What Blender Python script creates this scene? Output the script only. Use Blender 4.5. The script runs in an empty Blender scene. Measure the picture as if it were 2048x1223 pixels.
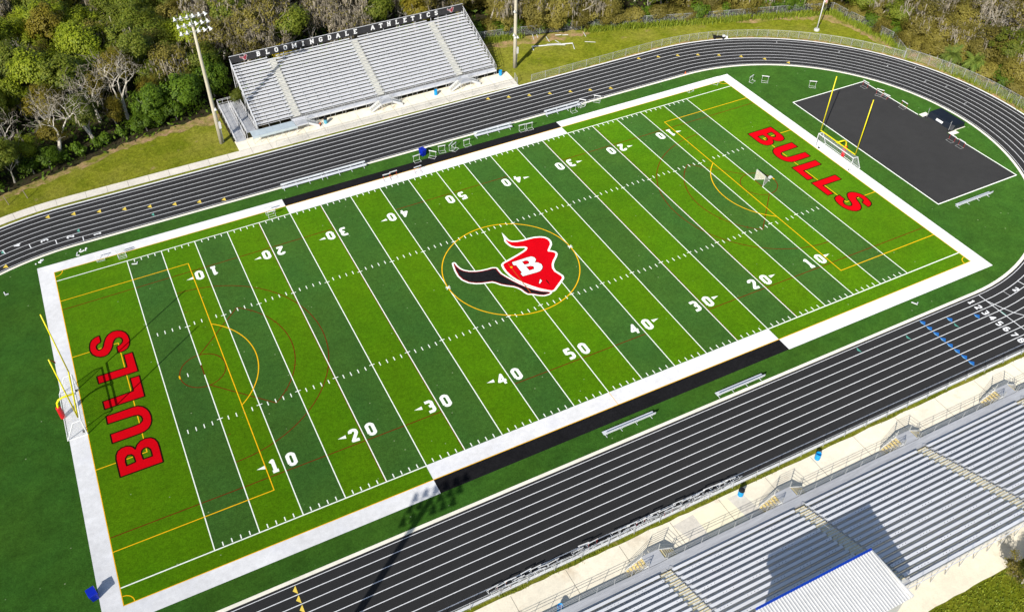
import bpy, math, random
from math import sin, cos, pi, radians, atan2, hypot
from mathutils import Vector, Matrix
from mathutils.geometry import delaunay_2d_cdt

# ------------------------------------------------------------------ camera, sky, sun, exposure
S = bpy.context.scene
COL = S.collection
cam_d = bpy.data.cameras.new("camera")
cam = bpy.data.objects.new("camera", cam_d)
COL.objects.link(cam)
S.camera = cam
cam.location = (-41.85664, -78.27110, 78.05174)
cam.rotation_euler = (0.8118704, 0.0134213, -0.4519117)
cam_d.sensor_width = 36.0
cam_d.lens = 1775.2204 / 2048 * 36.0
cam_d.shift_x = 70.4945 / 2048
cam_d.shift_y = -11.0721 / 2048
cam_d.clip_end = 3000

SUN_EL = radians(32.85)
SUN_AZ = radians(37 + 180)          # direction TO the sun, measured from +x
sdir = Vector((cos(SUN_AZ) * cos(SUN_EL), sin(SUN_AZ) * cos(SUN_EL), sin(SUN_EL)))
W = bpy.data.worlds.new("World")
S.world = W
W.use_nodes = True
wn = W.node_tree.nodes
sky = wn.new("ShaderNodeTexSky")
sky.sky_type = 'NISHITA'
sky.sun_disc = False
sky.sun_elevation = SUN_EL
sky.sun_rotation = pi / 2 - SUN_AZ
W.node_tree.links.new(sky.outputs[0], wn["Background"].inputs[0])
wn["Background"].inputs[1].default_value = 0.105
sun_d = bpy.data.lights.new("sun", 'SUN')
sun_d.energy = 4.6
sun_d.angle = radians(0.53)
sun_d.color = (1.0, 0.95, 0.87)
sun = bpy.data.objects.new("sun", sun_d)
COL.objects.link(sun)
sun.rotation_euler = sdir.to_track_quat('Z', 'Y').to_euler()
S.view_settings.view_transform = 'Standard'
S.view_settings.look = 'None'
S.view_settings.exposure = 0.10
S.view_settings.gamma = 1.0

rnd = random.Random(7)

# ------------------------------------------------------------------ materials
def nmat(name):
    m = bpy.data.materials.new(name)
    m.use_nodes = True
    return m, m.node_tree.nodes, m.node_tree.links, m.node_tree.nodes["Principled BSDF"]

def setp(b, **k):
    for n, v in k.items():
        n = n.replace('_', ' ')
        if n in b.inputs:
            b.inputs[n].default_value = v

def math_n(N, L, op, a, b):
    n = N.new("ShaderNodeMath")
    n.operation = op
    for i, x in enumerate((a, b)):
        if x is None:
            continue
        if isinstance(x, (int, float)):
            n.inputs[i].default_value = x
        else:
            L.new(x, n.inputs[i])
    return n.outputs[0]

def noise(N, L, vec, scale, detail=2.0, rough=0.5, lo=0.35, hi=0.65, a=0.85, b=1.15):
    n = N.new("ShaderNodeTexNoise")
    n.inputs['Scale'].default_value = scale
    n.inputs['Detail'].default_value = detail
    n.inputs['Roughness'].default_value = rough
    L.new(vec, n.inputs['Vector'])
    r = N.new("ShaderNodeMapRange")
    r.inputs[1].default_value = lo
    r.inputs[2].default_value = hi
    r.inputs[3].default_value = a
    r.inputs[4].default_value = b
    L.new(n.outputs['Fac'], r.inputs[0])
    return r.outputs[0]

def mixc(N, L, f, c1, c2):
    m = N.new("ShaderNodeMix")
    m.data_type = 'RGBA'
    for i, x in ((0, f), (6, c1), (7, c2)):
        if hasattr(x, 'is_linked'):
            L.new(x, m.inputs[i])
        elif i == 0:
            m.inputs[0].default_value = x
        else:
            m.inputs[i].default_value = (*x, 1)
    return m.outputs[2]

def scalec(N, L, c, f):
    m = N.new("ShaderNodeMix")
    m.data_type = 'RGBA'
    m.blend_type = 'MULTIPLY'
    m.inputs[0].default_value = 1
    if hasattr(c, 'is_linked'):
        L.new(c, m.inputs[6])
    else:
        m.inputs[6].default_value = (*c, 1)
    cb = N.new("ShaderNodeCombineColor")
    for i in range(3):
        L.new(f, cb.inputs[i])
    L.new(cb.outputs[0], m.inputs[7])
    return m.outputs[2]

def surf(name, c, rough=0.6, var=((0.6, 0.1), (8, 0.08)), metal=0.0, spec=0.4, dr=0.0, c2=None, s2=0.3, lo2=0.5, hi2=0.65, stretch=None):
    """plain painted / concrete / metal surface with several scales of unevenness"""
    m, N, L, B = nmat(name)
    tc = N.new("ShaderNodeTexCoord")
    v = tc.outputs['Object']
    if stretch:
        mp = N.new("ShaderNodeMapping")
        mp.inputs['Scale'].default_value = stretch
        L.new(v, mp.inputs['Vector'])
        v = mp.outputs[0]
    col = c
    if c2:
        f = noise(N, L, v, s2, 4, 0.6, lo2, hi2, 0, 1)
        col = mixc(N, L, f, c, c2)
    for sc, am in var:
        col = scalec(N, L, col, noise(N, L, v, sc, 3, 0.6, 0.3, 0.7, 1 - am, 1 + am))
    if hasattr(col, 'is_linked'):
        L.new(col, B.inputs['Base Color'])
    else:
        B.inputs['Base Color'].default_value = (*col, 1)
    setp(B, Roughness=rough, Metallic=metal, Specular_IOR_Level=spec, Diffuse_Roughness=dr)
    return m

def turf(name, c, mott=0.11, fine=0.19):
    m, N, L, B = nmat(name)
    tc = N.new("ShaderNodeTexCoord")
    v = tc.outputs['Object']
    col = mixc(N, L, noise(N, L, v, 0.09, 3, 0.6, 0.35, 0.65, 0, 1), c, (c[0] * 1.22, c[1] * 1.04, c[2] * 0.9))
    col = scalec(N, L, col, noise(N, L, v, 0.035, 2, 0.5, 0.35, 0.65, 0.92, 1.08))
    col = scalec(N, L, col, noise(N, L, v, 0.45, 4, 0.65, 0.3, 0.7, 1 - mott, 1 + mott))
    col = scalec(N, L, col, noise(N, L, v, 2.2, 2, 0.6, 0.25, 0.75, 1 - fine, 1 + fine))
    col = scalec(N, L, col, noise(N, L, v, 7.0, 1, 0.5, 0.3, 0.7, 1 - fine, 1 + fine))
    # sparse pale specks scattered over the turf
    w = N.new("ShaderNodeTexVoronoi")
    w.inputs['Scale'].default_value = 0.55
    L.new(v, w.inputs['Vector'])
    sp = N.new("ShaderNodeMapRange")
    sp.inputs[1].default_value = 0.03
    sp.inputs[2].default_value = 0.055
    sp.inputs[3].default_value = 0.35
    sp.inputs[4].default_value = 0
    L.new(w.outputs['Distance'], sp.inputs[0])
    col = mixc(N, L, sp.outputs[0], col, (0.5, 0.55, 0.35))
    L.new(col, B.inputs['Base Color'])
    setp(B, Roughness=1.0, Specular_IOR_Level=0.0, Diffuse_Roughness=1.0, Sheen_Weight=0.08, Sheen_Roughness=0.45, Sheen_Tint=(0.75, 0.9, 0.6, 1))
    return m

def leafmat(name, c1, c2, trans=0.33, vary=0.3):
    m, N, L, B = nmat(name)
    g = N.new("ShaderNodeNewGeometry")
    oi = N.new("ShaderNodeObjectInfo")
    col = mixc(N, L, g.outputs['Random Per Island'], c1, c2)
    r = N.new("ShaderNodeMapRange")
    r.inputs[3].default_value = 1 - vary
    r.inputs[4].default_value = 1 + vary
    L.new(oi.outputs['Random'], r.inputs[0])
    col = scalec(N, L, col, r.outputs[0])
    L.new(col, B.inputs['Base Color'])
    setp(B, Roughness=0.55, Specular_IOR_Level=0.25)
    tr = N.new("ShaderNodeBsdfTranslucent")
    L.new(col, tr.inputs[0])
    mx = N.new("ShaderNodeMixShader")
    mx.inputs[0].default_value = trans
    L.new(B.outputs[0], mx.inputs[1])
    L.new(tr.outputs[0], mx.inputs[2])
    L.new(mx.outputs[0], N["Material Output"].inputs[0])
    return m

def wiremat(name, c, pitch, wire, diag=True, metal=0.6):
    """woven wire or net: the wires are there, the holes are open (UVs in metres)"""
    m, N, L, B = nmat(name)
    tc = N.new("ShaderNodeTexCoord")
    sx = N.new("ShaderNodeSeparateXYZ")
    L.new(tc.outputs['UV'], sx.inputs[0])
    x, y = sx.outputs[0], sx.outputs[1]
    if diag:
        x, y = math_n(N, L, 'ADD', x, y), math_n(N, L, 'SUBTRACT', x, y)
    hit = []
    for t in (x, y):
        f = math_n(N, L, 'FRACT', math_n(N, L, 'DIVIDE', t, pitch), None)
        hit.append(math_n(N, L, 'LESS_THAN', f, wire / pitch))
    on = math_n(N, L, 'MAXIMUM', hit[0], hit[1])
    setp(B, Base_Color=(*c, 1), Roughness=0.5, Metallic=metal)
    tr = N.new("ShaderNodeBsdfTransparent")
    mx = N.new("ShaderNodeMixShader")
    L.new(on, mx.inputs[0])
    L.new(tr.outputs[0], mx.inputs[1])
    L.new(B.outputs[0], mx.inputs[2])
    L.new(mx.outputs[0], N["Material Output"].inputs[0])
    return m

def groundmat():
    m, N, L, B = nmat("rough grass and sandy soil")
    tc = N.new("ShaderNodeTexCoord")
    v = tc.outputs['Object']
    g = mixc(N, L, noise(N, L, v, 0.25, 4, 0.6, 0.35, 0.65, 0, 1), (0.110, 0.135, 0.009), (0.170, 0.182, 0.016))
    g = mixc(N, L, noise(N, L, v, 0.055, 4, 0.65, 0.45, 0.75, 0, 0.8), g, (0.25, 0.22, 0.05))
    g = mixc(N, L, noise(N, L, v, 0.32, 5, 0.7, 0.62, 0.74, 0, 0.75), g, (0.30, 0.21, 0.11))
    g = scalec(N, L, g, noise(N, L, v, 1.6, 3, 0.7, 0.3, 0.7, 0.72, 1.28))
    g = scalec(N, L, g, noise(N, L, v, 6.0, 2, 0.6, 0.3, 0.7, 0.7, 1.3))
    L.new(g, B.inputs['Base Color'])
    setp(B, Roughness=1.0, Specular_IOR_Level=0.0, Diffuse_Roughness=1.0)
    return m

M = {}
M['turf_light'] = turf("light green turf", (0.060, 0.165, 0.0022))
M['turf_dark'] = turf("dark green turf", (0.036, 0.106, 0.018))
M['turf_out'] = turf("surround green turf", (0.031, 0.098, 0.0125), mott=0.2)
M['turf_black'] = surf("black turf", (0.0135, 0.0135, 0.0150), 0.9, ((0.3, 0.12), (2.2, 0.18), (7, 0.25)), spec=0.0, dr=1.0)
M['turf_white'] = surf("white turf", (0.70, 0.705, 0.715), 0.85, ((0.12, 0.06), (0.5, 0.07), (1.8, 0.06), (9, 0.05)), spec=0.0, dr=1.0, c2=(0.60, 0.61, 0.64), s2=0.25, lo2=0.52, hi2=0.75)
M['line_white'] = surf("white turf line", (0.80, 0.83, 0.78), 0.85, ((3, 0.08),), spec=0.0, dr=1.0)
M['line_yellow'] = surf("yellow turf line", (0.78, 0.46, 0.012), 0.85, ((3, 0.1),), spec=0.0, dr=1.0)
M['line_red'] = surf("dark red turf line", (0.135, 0.022, 0.006), 0.85, ((3, 0.15),), spec=0.0, dr=1.0)
M['turf_red'] = surf("bright red turf", (0.56, 0.0025, 0.008), 0.85, ((0.5, 0.06), (6, 0.12)), spec=0.0, dr=1.0)
M['turf_maroon'] = surf("dark red edging turf", (0.26, 0.005, 0.010), 0.85, ((3, 0.1),), spec=0.0, dr=1.0)
M['outline_black'] = surf("black edging turf", (0.02, 0.006, 0.004), 0.85, ((3, 0.1),), spec=0.0, dr=1.0)
M['track'] = surf("black rubber track", (0.0285, 0.0285, 0.0295), 0.85, ((0.05, 0.12), (0.8, 0.07), (10, 0.22)), spec=0.12, dr=1.0)
M['pad'] = surf("black rubber apron", (0.035, 0.035, 0.0355), 0.85, ((0.08, 0.08), (0.7, 0.06), (10, 0.18)), spec=0.12, dr=1.0)
M['track_white'] = surf("white track paint", (0.76, 0.77, 0.78), 0.7, ((4, 0.12),), spec=0.2, dr=0.6)
M['track_yellow'] = surf("yellow track paint", (0.90, 0.66, 0.10), 0.7, ((4, 0.1),), spec=0.2)
M['track_green'] = surf("teal track paint", (0.12, 0.42, 0.32), 0.7, ((4, 0.1),), spec=0.2)
M['track_blue'] = surf("blue track paint", (0.02, 0.17, 0.55), 0.7, ((4, 0.1),), spec=0.2)
M['track_sky'] = surf("pale blue track paint", (0.22, 0.50, 0.78), 0.7, ((4, 0.1),), spec=0.2)
M['kerb'] = surf("cream concrete kerb", (0.82, 0.79, 0.68), 0.85, ((0.5, 0.08), (5, 0.06)), spec=0.2, dr=0.6)
M['conc'] = surf("pale concrete", (0.82, 0.76, 0.62), 0.85, ((0.15, 0.05), (1.2, 0.05), (8, 0.06)), spec=0.2, dr=0.6, c2=(0.66, 0.57, 0.43), s2=0.35, lo2=0.58, hi2=0.75)
M['conc_grey'] = surf("grey concrete walk", (0.68, 0.64, 0.56), 0.85, ((0.3, 0.1), (3, 0.08), (9, 0.06)), spec=0.2, dr=0.6)
M['conc_glare'] = surf("concrete slab with painted glare", (0.86, 0.80, 0.60), 0.85, ((0.5, 0.05), (6, 0.04)), spec=0.2, dr=0.6)  # walk concrete made paler and yellower: glare painted into the colour
M['joint'] = surf("dark joint", (0.30, 0.27, 0.21), 0.9, ((2, 0.2),))
M['ground'] = groundmat()
M['soil'] = surf("sandy brown soil", (0.30, 0.20, 0.105), 0.95, ((0.4, 0.2), (2.5, 0.25), (9, 0.3)), spec=0.05, dr=1.0, c2=(0.15, 0.155, 0.022), s2=0.55, lo2=0.38, hi2=0.62)
M['litter'] = surf("leaf litter", (0.045, 0.038, 0.020), 0.95, ((0.4, 0.3), (3, 0.4)), spec=0.05, c2=(0.03, 0.045, 0.012), s2=0.5)
M['alu'] = surf("brushed aluminium", (0.82, 0.825, 0.84), 0.45, ((0.7, 0.06), (5, 0.06)), metal=0.12, spec=0.5, stretch=(0.15, 1, 1))
M['alu_seat'] = surf("aluminium seat plank", (0.79, 0.80, 0.82), 0.5, ((0.25, 0.05), (0.9, 0.07), (6, 0.04)), metal=0.04, spec=0.5, stretch=(0.12, 1, 1))
M['alu_grey'] = surf("weathered aluminium tread", (0.52, 0.53, 0.55), 0.5, ((0.6, 0.1), (4, 0.1)), metal=0.08, spec=0.5, stretch=(0.15, 1, 1))
M['alu_far'] = surf("bright aluminium tread", (0.66, 0.665, 0.68), 0.5, ((0.6, 0.05), (4, 0.05)), metal=0.05, spec=0.5, stretch=(0.15, 1, 1))
M['alu_step'] = surf("grey anti slip step", (0.78, 0.77, 0.70), 0.6, ((1.5, 0.12),), metal=0.15)
M['nosing'] = surf("yellow step nosing", (0.86, 0.68, 0.28), 0.6, ((2.0, 0.2),))
M['steel'] = surf("galvanised steel", (0.50, 0.51, 0.51), 0.5, ((2, 0.12),), metal=0.2)
M['bolt'] = surf("dark bolt hole", (0.05, 0.05, 0.06), 0.6, ())
M['ada'] = surf("pale blue deck plate", (0.62, 0.71, 0.74), 0.5, ((0.8, 0.08), (5, 0.06)), metal=0.2)
M['panel_black'] = surf("black back panel", (0.028, 0.027, 0.029), 0.6, ((0.6, 0.25), (5, 0.15)), c2=(0.07, 0.068, 0.07), s2=0.7, lo2=0.6, hi2=0.8)
M['sign_white'] = surf("white lettering", (0.80, 0.80, 0.79), 0.6, ((4, 0.08),))
M['sign_red'] = surf("red emblem paint", (0.30, 0.03, 0.05), 0.6, ())
M['pole'] = surf("buff concrete pole", (0.58, 0.53, 0.40), 0.8, ((0.8, 0.08), (5, 0.08)), stretch=(1, 1, 0.2), c2=(0.46, 0.42, 0.32), s2=0.8)
M['pole_white'] = surf("white painted pole", (0.80, 0.80, 0.78), 0.5, ((2, 0.05),))
M['white'] = surf("white painted metal", (0.80, 0.81, 0.81), 0.45, ((3, 0.06),))
M['white_dull'] = surf("dull white plastic", (0.70, 0.70, 0.68), 0.55, ((3, 0.12),))
M['lamp'] = surf("white lamp housing", (0.82, 0.82, 0.78), 0.4, ((3, 0.05),))
M['lamp_in'] = surf("silver reflector", (0.70, 0.71, 0.73), 0.25, (), metal=0.8)
M['yellow'] = surf("goalpost yellow", (0.86, 0.76, 0.012), 0.4, ((1, 0.06),))
M['red_pad'] = surf("red vinyl pad", (0.58, 0.012, 0.02), 0.45, ((1.5, 0.1),))
M['red'] = surf("red ribbon", (0.55, 0.03, 0.02), 0.7, ())
M['orange'] = surf("orange plastic", (0.75, 0.16, 0.03), 0.55, ())
M['blue_bin'] = surf("dark blue plastic", (0.004, 0.020, 0.40), 0.38, ((2, 0.08),))
M['cyan'] = surf("bright blue plastic barrel", (0.008, 0.33, 0.72), 0.4, ((2, 0.08),))
M['cyan_pale'] = surf("faded blue plastic barrel", (0.12, 0.42, 0.55), 0.5, ((2, 0.1),))
M['black'] = surf("black plastic", (0.014, 0.014, 0.016), 0.5, ((2, 0.15),))
M['mat'] = surf("navy black vinyl cover", (0.010, 0.014, 0.024), 0.5, ((0.8, 0.2), (5, 0.15)))
M['roof'] = surf("white ribbed roof sheet", (0.70, 0.70, 0.685), 0.5, ((0.4, 0.05), (3, 0.05)), metal=0.1)
M['trim_blue'] = surf("blue fascia", (0.005, 0.05, 0.42), 0.45, ((2, 0.08),))
M['wall'] = surf("pale wall sheet", (0.60, 0.60, 0.58), 0.6, ((1, 0.06),))
M['glass'] = surf("dark window glass", (0.03, 0.04, 0.05), 0.08, (), spec=0.6)
M['hinge'] = surf("grey steel frame", (0.44, 0.45, 0.44), 0.5, ((3, 0.1),), metal=0.2)
M['bench'] = surf("bench aluminium", (0.74, 0.77, 0.80), 0.45, ((1, 0.06), (6, 0.05)), metal=0.08)
M['wood'] = surf("grey timber post", (0.30, 0.24, 0.17), 0.9, ((2, 0.2),))
M['flag_blue'] = surf("navy flag cloth", (0.02, 0.03, 0.12), 0.8, ())
M['chain'] = wiremat("galvanised chain link", (0.58, 0.60, 0.57), 0.065, 0.0050, metal=0.1)
M['net'] = wiremat("white goal net", (0.78, 0.79, 0.80), 0.06, 0.0055, metal=0.0)
M['net_cream'] = wiremat("cream goal net", (0.74, 0.72, 0.60), 0.05, 0.026, metal=0.0)
M['bark'] = surf("grey bark", (0.36, 0.33, 0.28), 0.9, ((1.5, 0.25), (8, 0.2)), spec=0.1)
M['bark_pale'] = surf("bleached bark", (0.62, 0.57, 0.48), 0.9, ((1.5, 0.2), (8, 0.2)), spec=0.1)
M['leaf_bright'] = leafmat("bright green leaves", (0.165, 0.230, 0.010), (0.370, 0.420, 0.028))
M['leaf_mid'] = leafmat("mid green leaves", (0.105, 0.155, 0.012), (0.235, 0.260, 0.030))
M['leaf_dark'] = leafmat("dark glossy leaves", (0.052, 0.108, 0.007), (0.150, 0.240, 0.015), trans=0.28, vary=0.15)
M['leaf_olive'] = leafmat("olive brown leaves", (0.165, 0.145, 0.020), (0.310, 0.265, 0.058))
M['leaf_rust'] = leafmat("russet leaves", (0.165, 0.135, 0.014), (0.290, 0.245, 0.026))
M['leaf_gold'] = leafmat("yellow green leaves", (0.36, 0.28, 0.010), (0.46, 0.38, 0.02), vary=0.1)
M['moss'] = leafmat("grey hanging moss", (0.230, 0.200, 0.145), (0.400, 0.350, 0.262), trans=0.15, vary=0.2)
M['twig'] = leafmat("grey twigs", (0.190, 0.160, 0.120), (0.390, 0.345, 0.275), trans=0.0, vary=0.15)
M['palm'] = leafmat("palm fronds", (0.13, 0.22, 0.04), (0.30, 0.36, 0.06), trans=0.2, vary=0.2)
M['weed'] = leafmat("weeds", (0.15, 0.23, 0.015), (0.36, 0.42, 0.04), trans=0.2)

# ------------------------------------------------------------------ mesh helpers
class MB:
    def __init__(self):
        self.v, self.f, self.uv = [], [], None
    def quad(self, a, b, c, d):
        n = len(self.v)
        self.v += [tuple(a), tuple(b), tuple(c), tuple(d)]
        self.f.append((n, n + 1, n + 2, n + 3))
    def poly(self, pts):
        n = len(self.v)
        self.v += [tuple(p) for p in pts]
        self.f.append(tuple(range(n, n + len(pts))))
    def box(self, c, s, rz=0.0):
        x, y, z = c
        a, b, h = s[0] / 2, s[1] / 2, s[2] / 2
        n = len(self.v)
        cr, sr = cos(rz), sin(rz)
        for dz in (-h, h):
            for dx, dy in ((-a, -b), (a, -b), (a, b), (-a, b)):
                self.v.append((x + dx * cr - dy * sr, y + dx * sr + dy * cr, z + dz))
        for q in ((3, 2, 1, 0), (4, 5, 6, 7), (0, 1, 5, 4), (1, 2, 6, 5), (2, 3, 7, 6), (3, 0, 4, 7)):
            self.f.append(tuple(n + i for i in q))
    def hexa(self, bot, top):
        n = len(self.v)
        self.v += [tuple(p) for p in bot] + [tuple(p) for p in top]
        k = len(bot)
        self.f.append(tuple(n + i for i in reversed(range(k))))
        self.f.append(tuple(n + k + i for i in range(k)))
        for i in range(k):
            j = (i + 1) % k
            self.f.append((n + i, n + j, n + k + j, n + k + i))
    def tube(self, pts, r, n=6, cap=True):
        pts = [Vector(p) for p in pts]
        rs = r if isinstance(r, (list, tuple)) else [r] * len(pts)
        base = len(self.v)
        up = None
        for i, p in enumerate(pts):
            t = (pts[min(i + 1, len(pts) - 1)] - pts[max(i - 1, 0)])
            t = t.normalized() if t.length > 1e-9 else Vector((0, 0, 1))
            if up is None:
                up = Vector((0, 0, 1)) if abs(t.z) < 0.9 else Vector((1, 0, 0))
            a = t.cross(up)
            a = a.normalized() if a.length > 1e-6 else Vector((1, 0, 0))
            b = a.cross(t)
            up = b
            for k in range(n):
                w = 2 * pi * k / n
                self.v.append(tuple(p + (a * cos(w) + b * sin(w)) * rs[i]))
        for i in range(len(pts) - 1):
            for k in range(n):
                k2 = (k + 1) % n
                self.f.append((base + i * n + k, base + i * n + k2, base + (i + 1) * n + k2, base + (i + 1) * n + k))
        if cap:
            self.f.append(tuple(base + k for k in reversed(range(n))))
            e = base + (len(pts) - 1) * n
            self.f.append(tuple(e + k for k in range(n)))
    def lathe(self, c, prof, n=16):
        base = len(self.v)
        for r, z in prof:
            for k in range(n):
                w = 2 * pi * k / n
                self.v.append((c[0] + r * cos(w), c[1] + r * sin(w), c[2] + z))
        for i in range(len(prof) - 1):
            for k in range(n):
                k2 = (k + 1) % n
                self.f.append((base + i * n + k, base + i * n + k2, base + (i + 1) * n + k2, base + (i + 1) * n + k))
        self.f.append(tuple(base + k for k in reversed(range(n))))
        e = base + (len(prof) - 1) * n
        self.f.append(tuple(e + k for k in range(n)))
    def obj(self, name, mat, parent=None, kind=None, smooth=False):
        me = bpy.data.meshes.new(name)
        me.from_pydata(self.v, [], self.f)
        if self.uv:
            u = me.uv_layers.new(name="uv")
            for i, l in enumerate(me.loops):
                u.data[i].uv = self.uv[l.vertex_index]
        if smooth:
            for p in me.polygons:
                p.use_smooth = True
        me.materials.append(M[mat] if isinstance(mat, str) else mat)
        me.update()
        o = bpy.data.objects.new(name, me)
        COL.objects.link(o)
        if parent:
            o.parent = parent
        if kind:
            o['kind'] = kind
        return o

def thing(name, label, cat, loc=(0, 0, 0), rz=0.0, group=None):
    o = bpy.data.objects.new(name, None)
    o.empty_display_size = 0.3
    COL.objects.link(o)
    o.location = loc
    o.rotation_euler = (0, 0, rz)
    o['label'] = label
    o['category'] = cat
    if group:
        o['group'] = group
    return o

def tag(o, label, cat, group=None):
    o['label'] = label
    o['category'] = cat
    if group:
        o['group'] = group
    return o

def dup(root, loc, rz=0.0, label=None, group=None, scale=None, rot=None):
    r = root.copy()
    COL.objects.link(r)
    r.location = loc
    r.rotation_euler = rot if rot else (0, 0, rz)
    if scale:
        r.scale = scale
    if label:
        r['label'] = label
    if group:
        r['group'] = group
    for ch in list(root.children):
        c = ch.copy()
        COL.objects.link(c)
        c.parent = r
        for g in list(ch.children):
            d = g.copy()
            COL.objects.link(d)
            d.parent = c
    return r

def multi(name, parts, parent):
    """one mesh of several materials"""
    v, f, mi = [], [], []
    for i, (b, mt) in enumerate(parts):
        n = len(v)
        v += b.v
        f += [tuple(n + k for k in q) for q in b.f]
        mi += [i] * len(b.f)
    me = bpy.data.meshes.new(name)
    me.from_pydata(v, [], f)
    for b, mt in parts:
        me.materials.append(M[mt])
    me.polygons.foreach_set('material_index', mi)
    me.update()
    o = bpy.data.objects.new(name, me)
    COL.objects.link(o)
    o.parent = parent
    return o

# flat painted shapes: union of polygons by constrained triangulation
def area(p):
    return sum(p[i][0] * p[(i + 1) % len(p)][1] - p[(i + 1) % len(p)][0] * p[i][1] for i in range(len(p))) / 2

def disc(x, y, r, n=12):
    return [(x + r * cos(2 * pi * k / n), y + r * sin(2 * pi * k / n)) for k in range(n)]

def stroke(pts, w, closed=False, joint=True):
    out = []
    n = len(pts)
    h = w / 2
    for i in range(n if closed else n - 1):
        a, b = pts[i], pts[(i + 1) % n]
        d = hypot(b[0] - a[0], b[1] - a[1])
        if d < 1e-6:
            continue
        nx, ny = -(b[1] - a[1]) / d * h, (b[0] - a[0]) / d * h
        out.append([(a[0] + nx, a[1] + ny), (a[0] - nx, a[1] - ny), (b[0] - nx, b[1] - ny), (b[0] + nx, b[1] + ny)])
    if joint:
        out += [disc(x, y, h, 8) for x, y in (pts if closed else pts[1:-1])]
    return out

def cdt(polys, holes=()):
    V, F = [], []
    for p in list(polys) + list(holes):
        p = list(p)
        if area(p) < 0:
            p.reverse()
        F.append(list(range(len(V), len(V) + len(p))))
        V += [Vector(q) for q in p]
    np_ = len(polys)
    vs, es, fs, ov, oe, of = delaunay_2d_cdt(V, [], F, 0, 1e-5)
    keep = [f for f, o in zip(fs, of) if any(i < np_ for i in o) and not any(i >= np_ for i in o)]
    return vs, keep

def paint(name, polys, mat, z, parent=None, holes=(), kind='structure', xf=None):
    vs, fs = cdt(polys, holes)
    m = MB()
    m.v = [((v[0], v[1], z) if xf is None else xf(v[0], v[1])) for v in vs]
    m.f = [tuple(f) for f in fs]
    return m.obj(name, mat, parent, kind)

def quads(name, rects, mat, z, parent=None, kind='structure'):
    m = MB()
    for x0, y0, x1, y1 in rects:
        m.quad((x0, y0, z), (x1, y0, z), (x1, y1, z), (x0, y1, z))
    return m.obj(name, mat, parent, kind)

def ribbon(name, pts, w, mat, z, parent=None, closed=False, kind='structure'):
    """a line of constant width along a smooth path"""
    m = MB()
    n = len(pts)
    for i, p in enumerate(pts):
        a = pts[(i - 1) % n] if closed else pts[max(i - 1, 0)]
        b = pts[(i + 1) % n] if closed else pts[min(i + 1, n - 1)]
        d = hypot(b[0] - a[0], b[1] - a[1])
        nx, ny = -(b[1] - a[1]) / d * w / 2, (b[0] - a[0]) / d * w / 2
        m.v += [(p[0] + nx, p[1] + ny, z), (p[0] - nx, p[1] - ny, z)]
    for i in range(n if closed else n - 1):
        j = (i + 1) % n
        m.f.append((2 * i, 2 * i + 1, 2 * j + 1, 2 * j))
    return m.obj(name, mat, parent, kind)

def arc(cx, cy, r, a0, a1, n=48):
    return [(cx + r * cos(radians(a0 + (a1 - a0) * i / n)), cy + r * sin(radians(a0 + (a1 - a0) * i / n))) for i in range(n + 1)]

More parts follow.
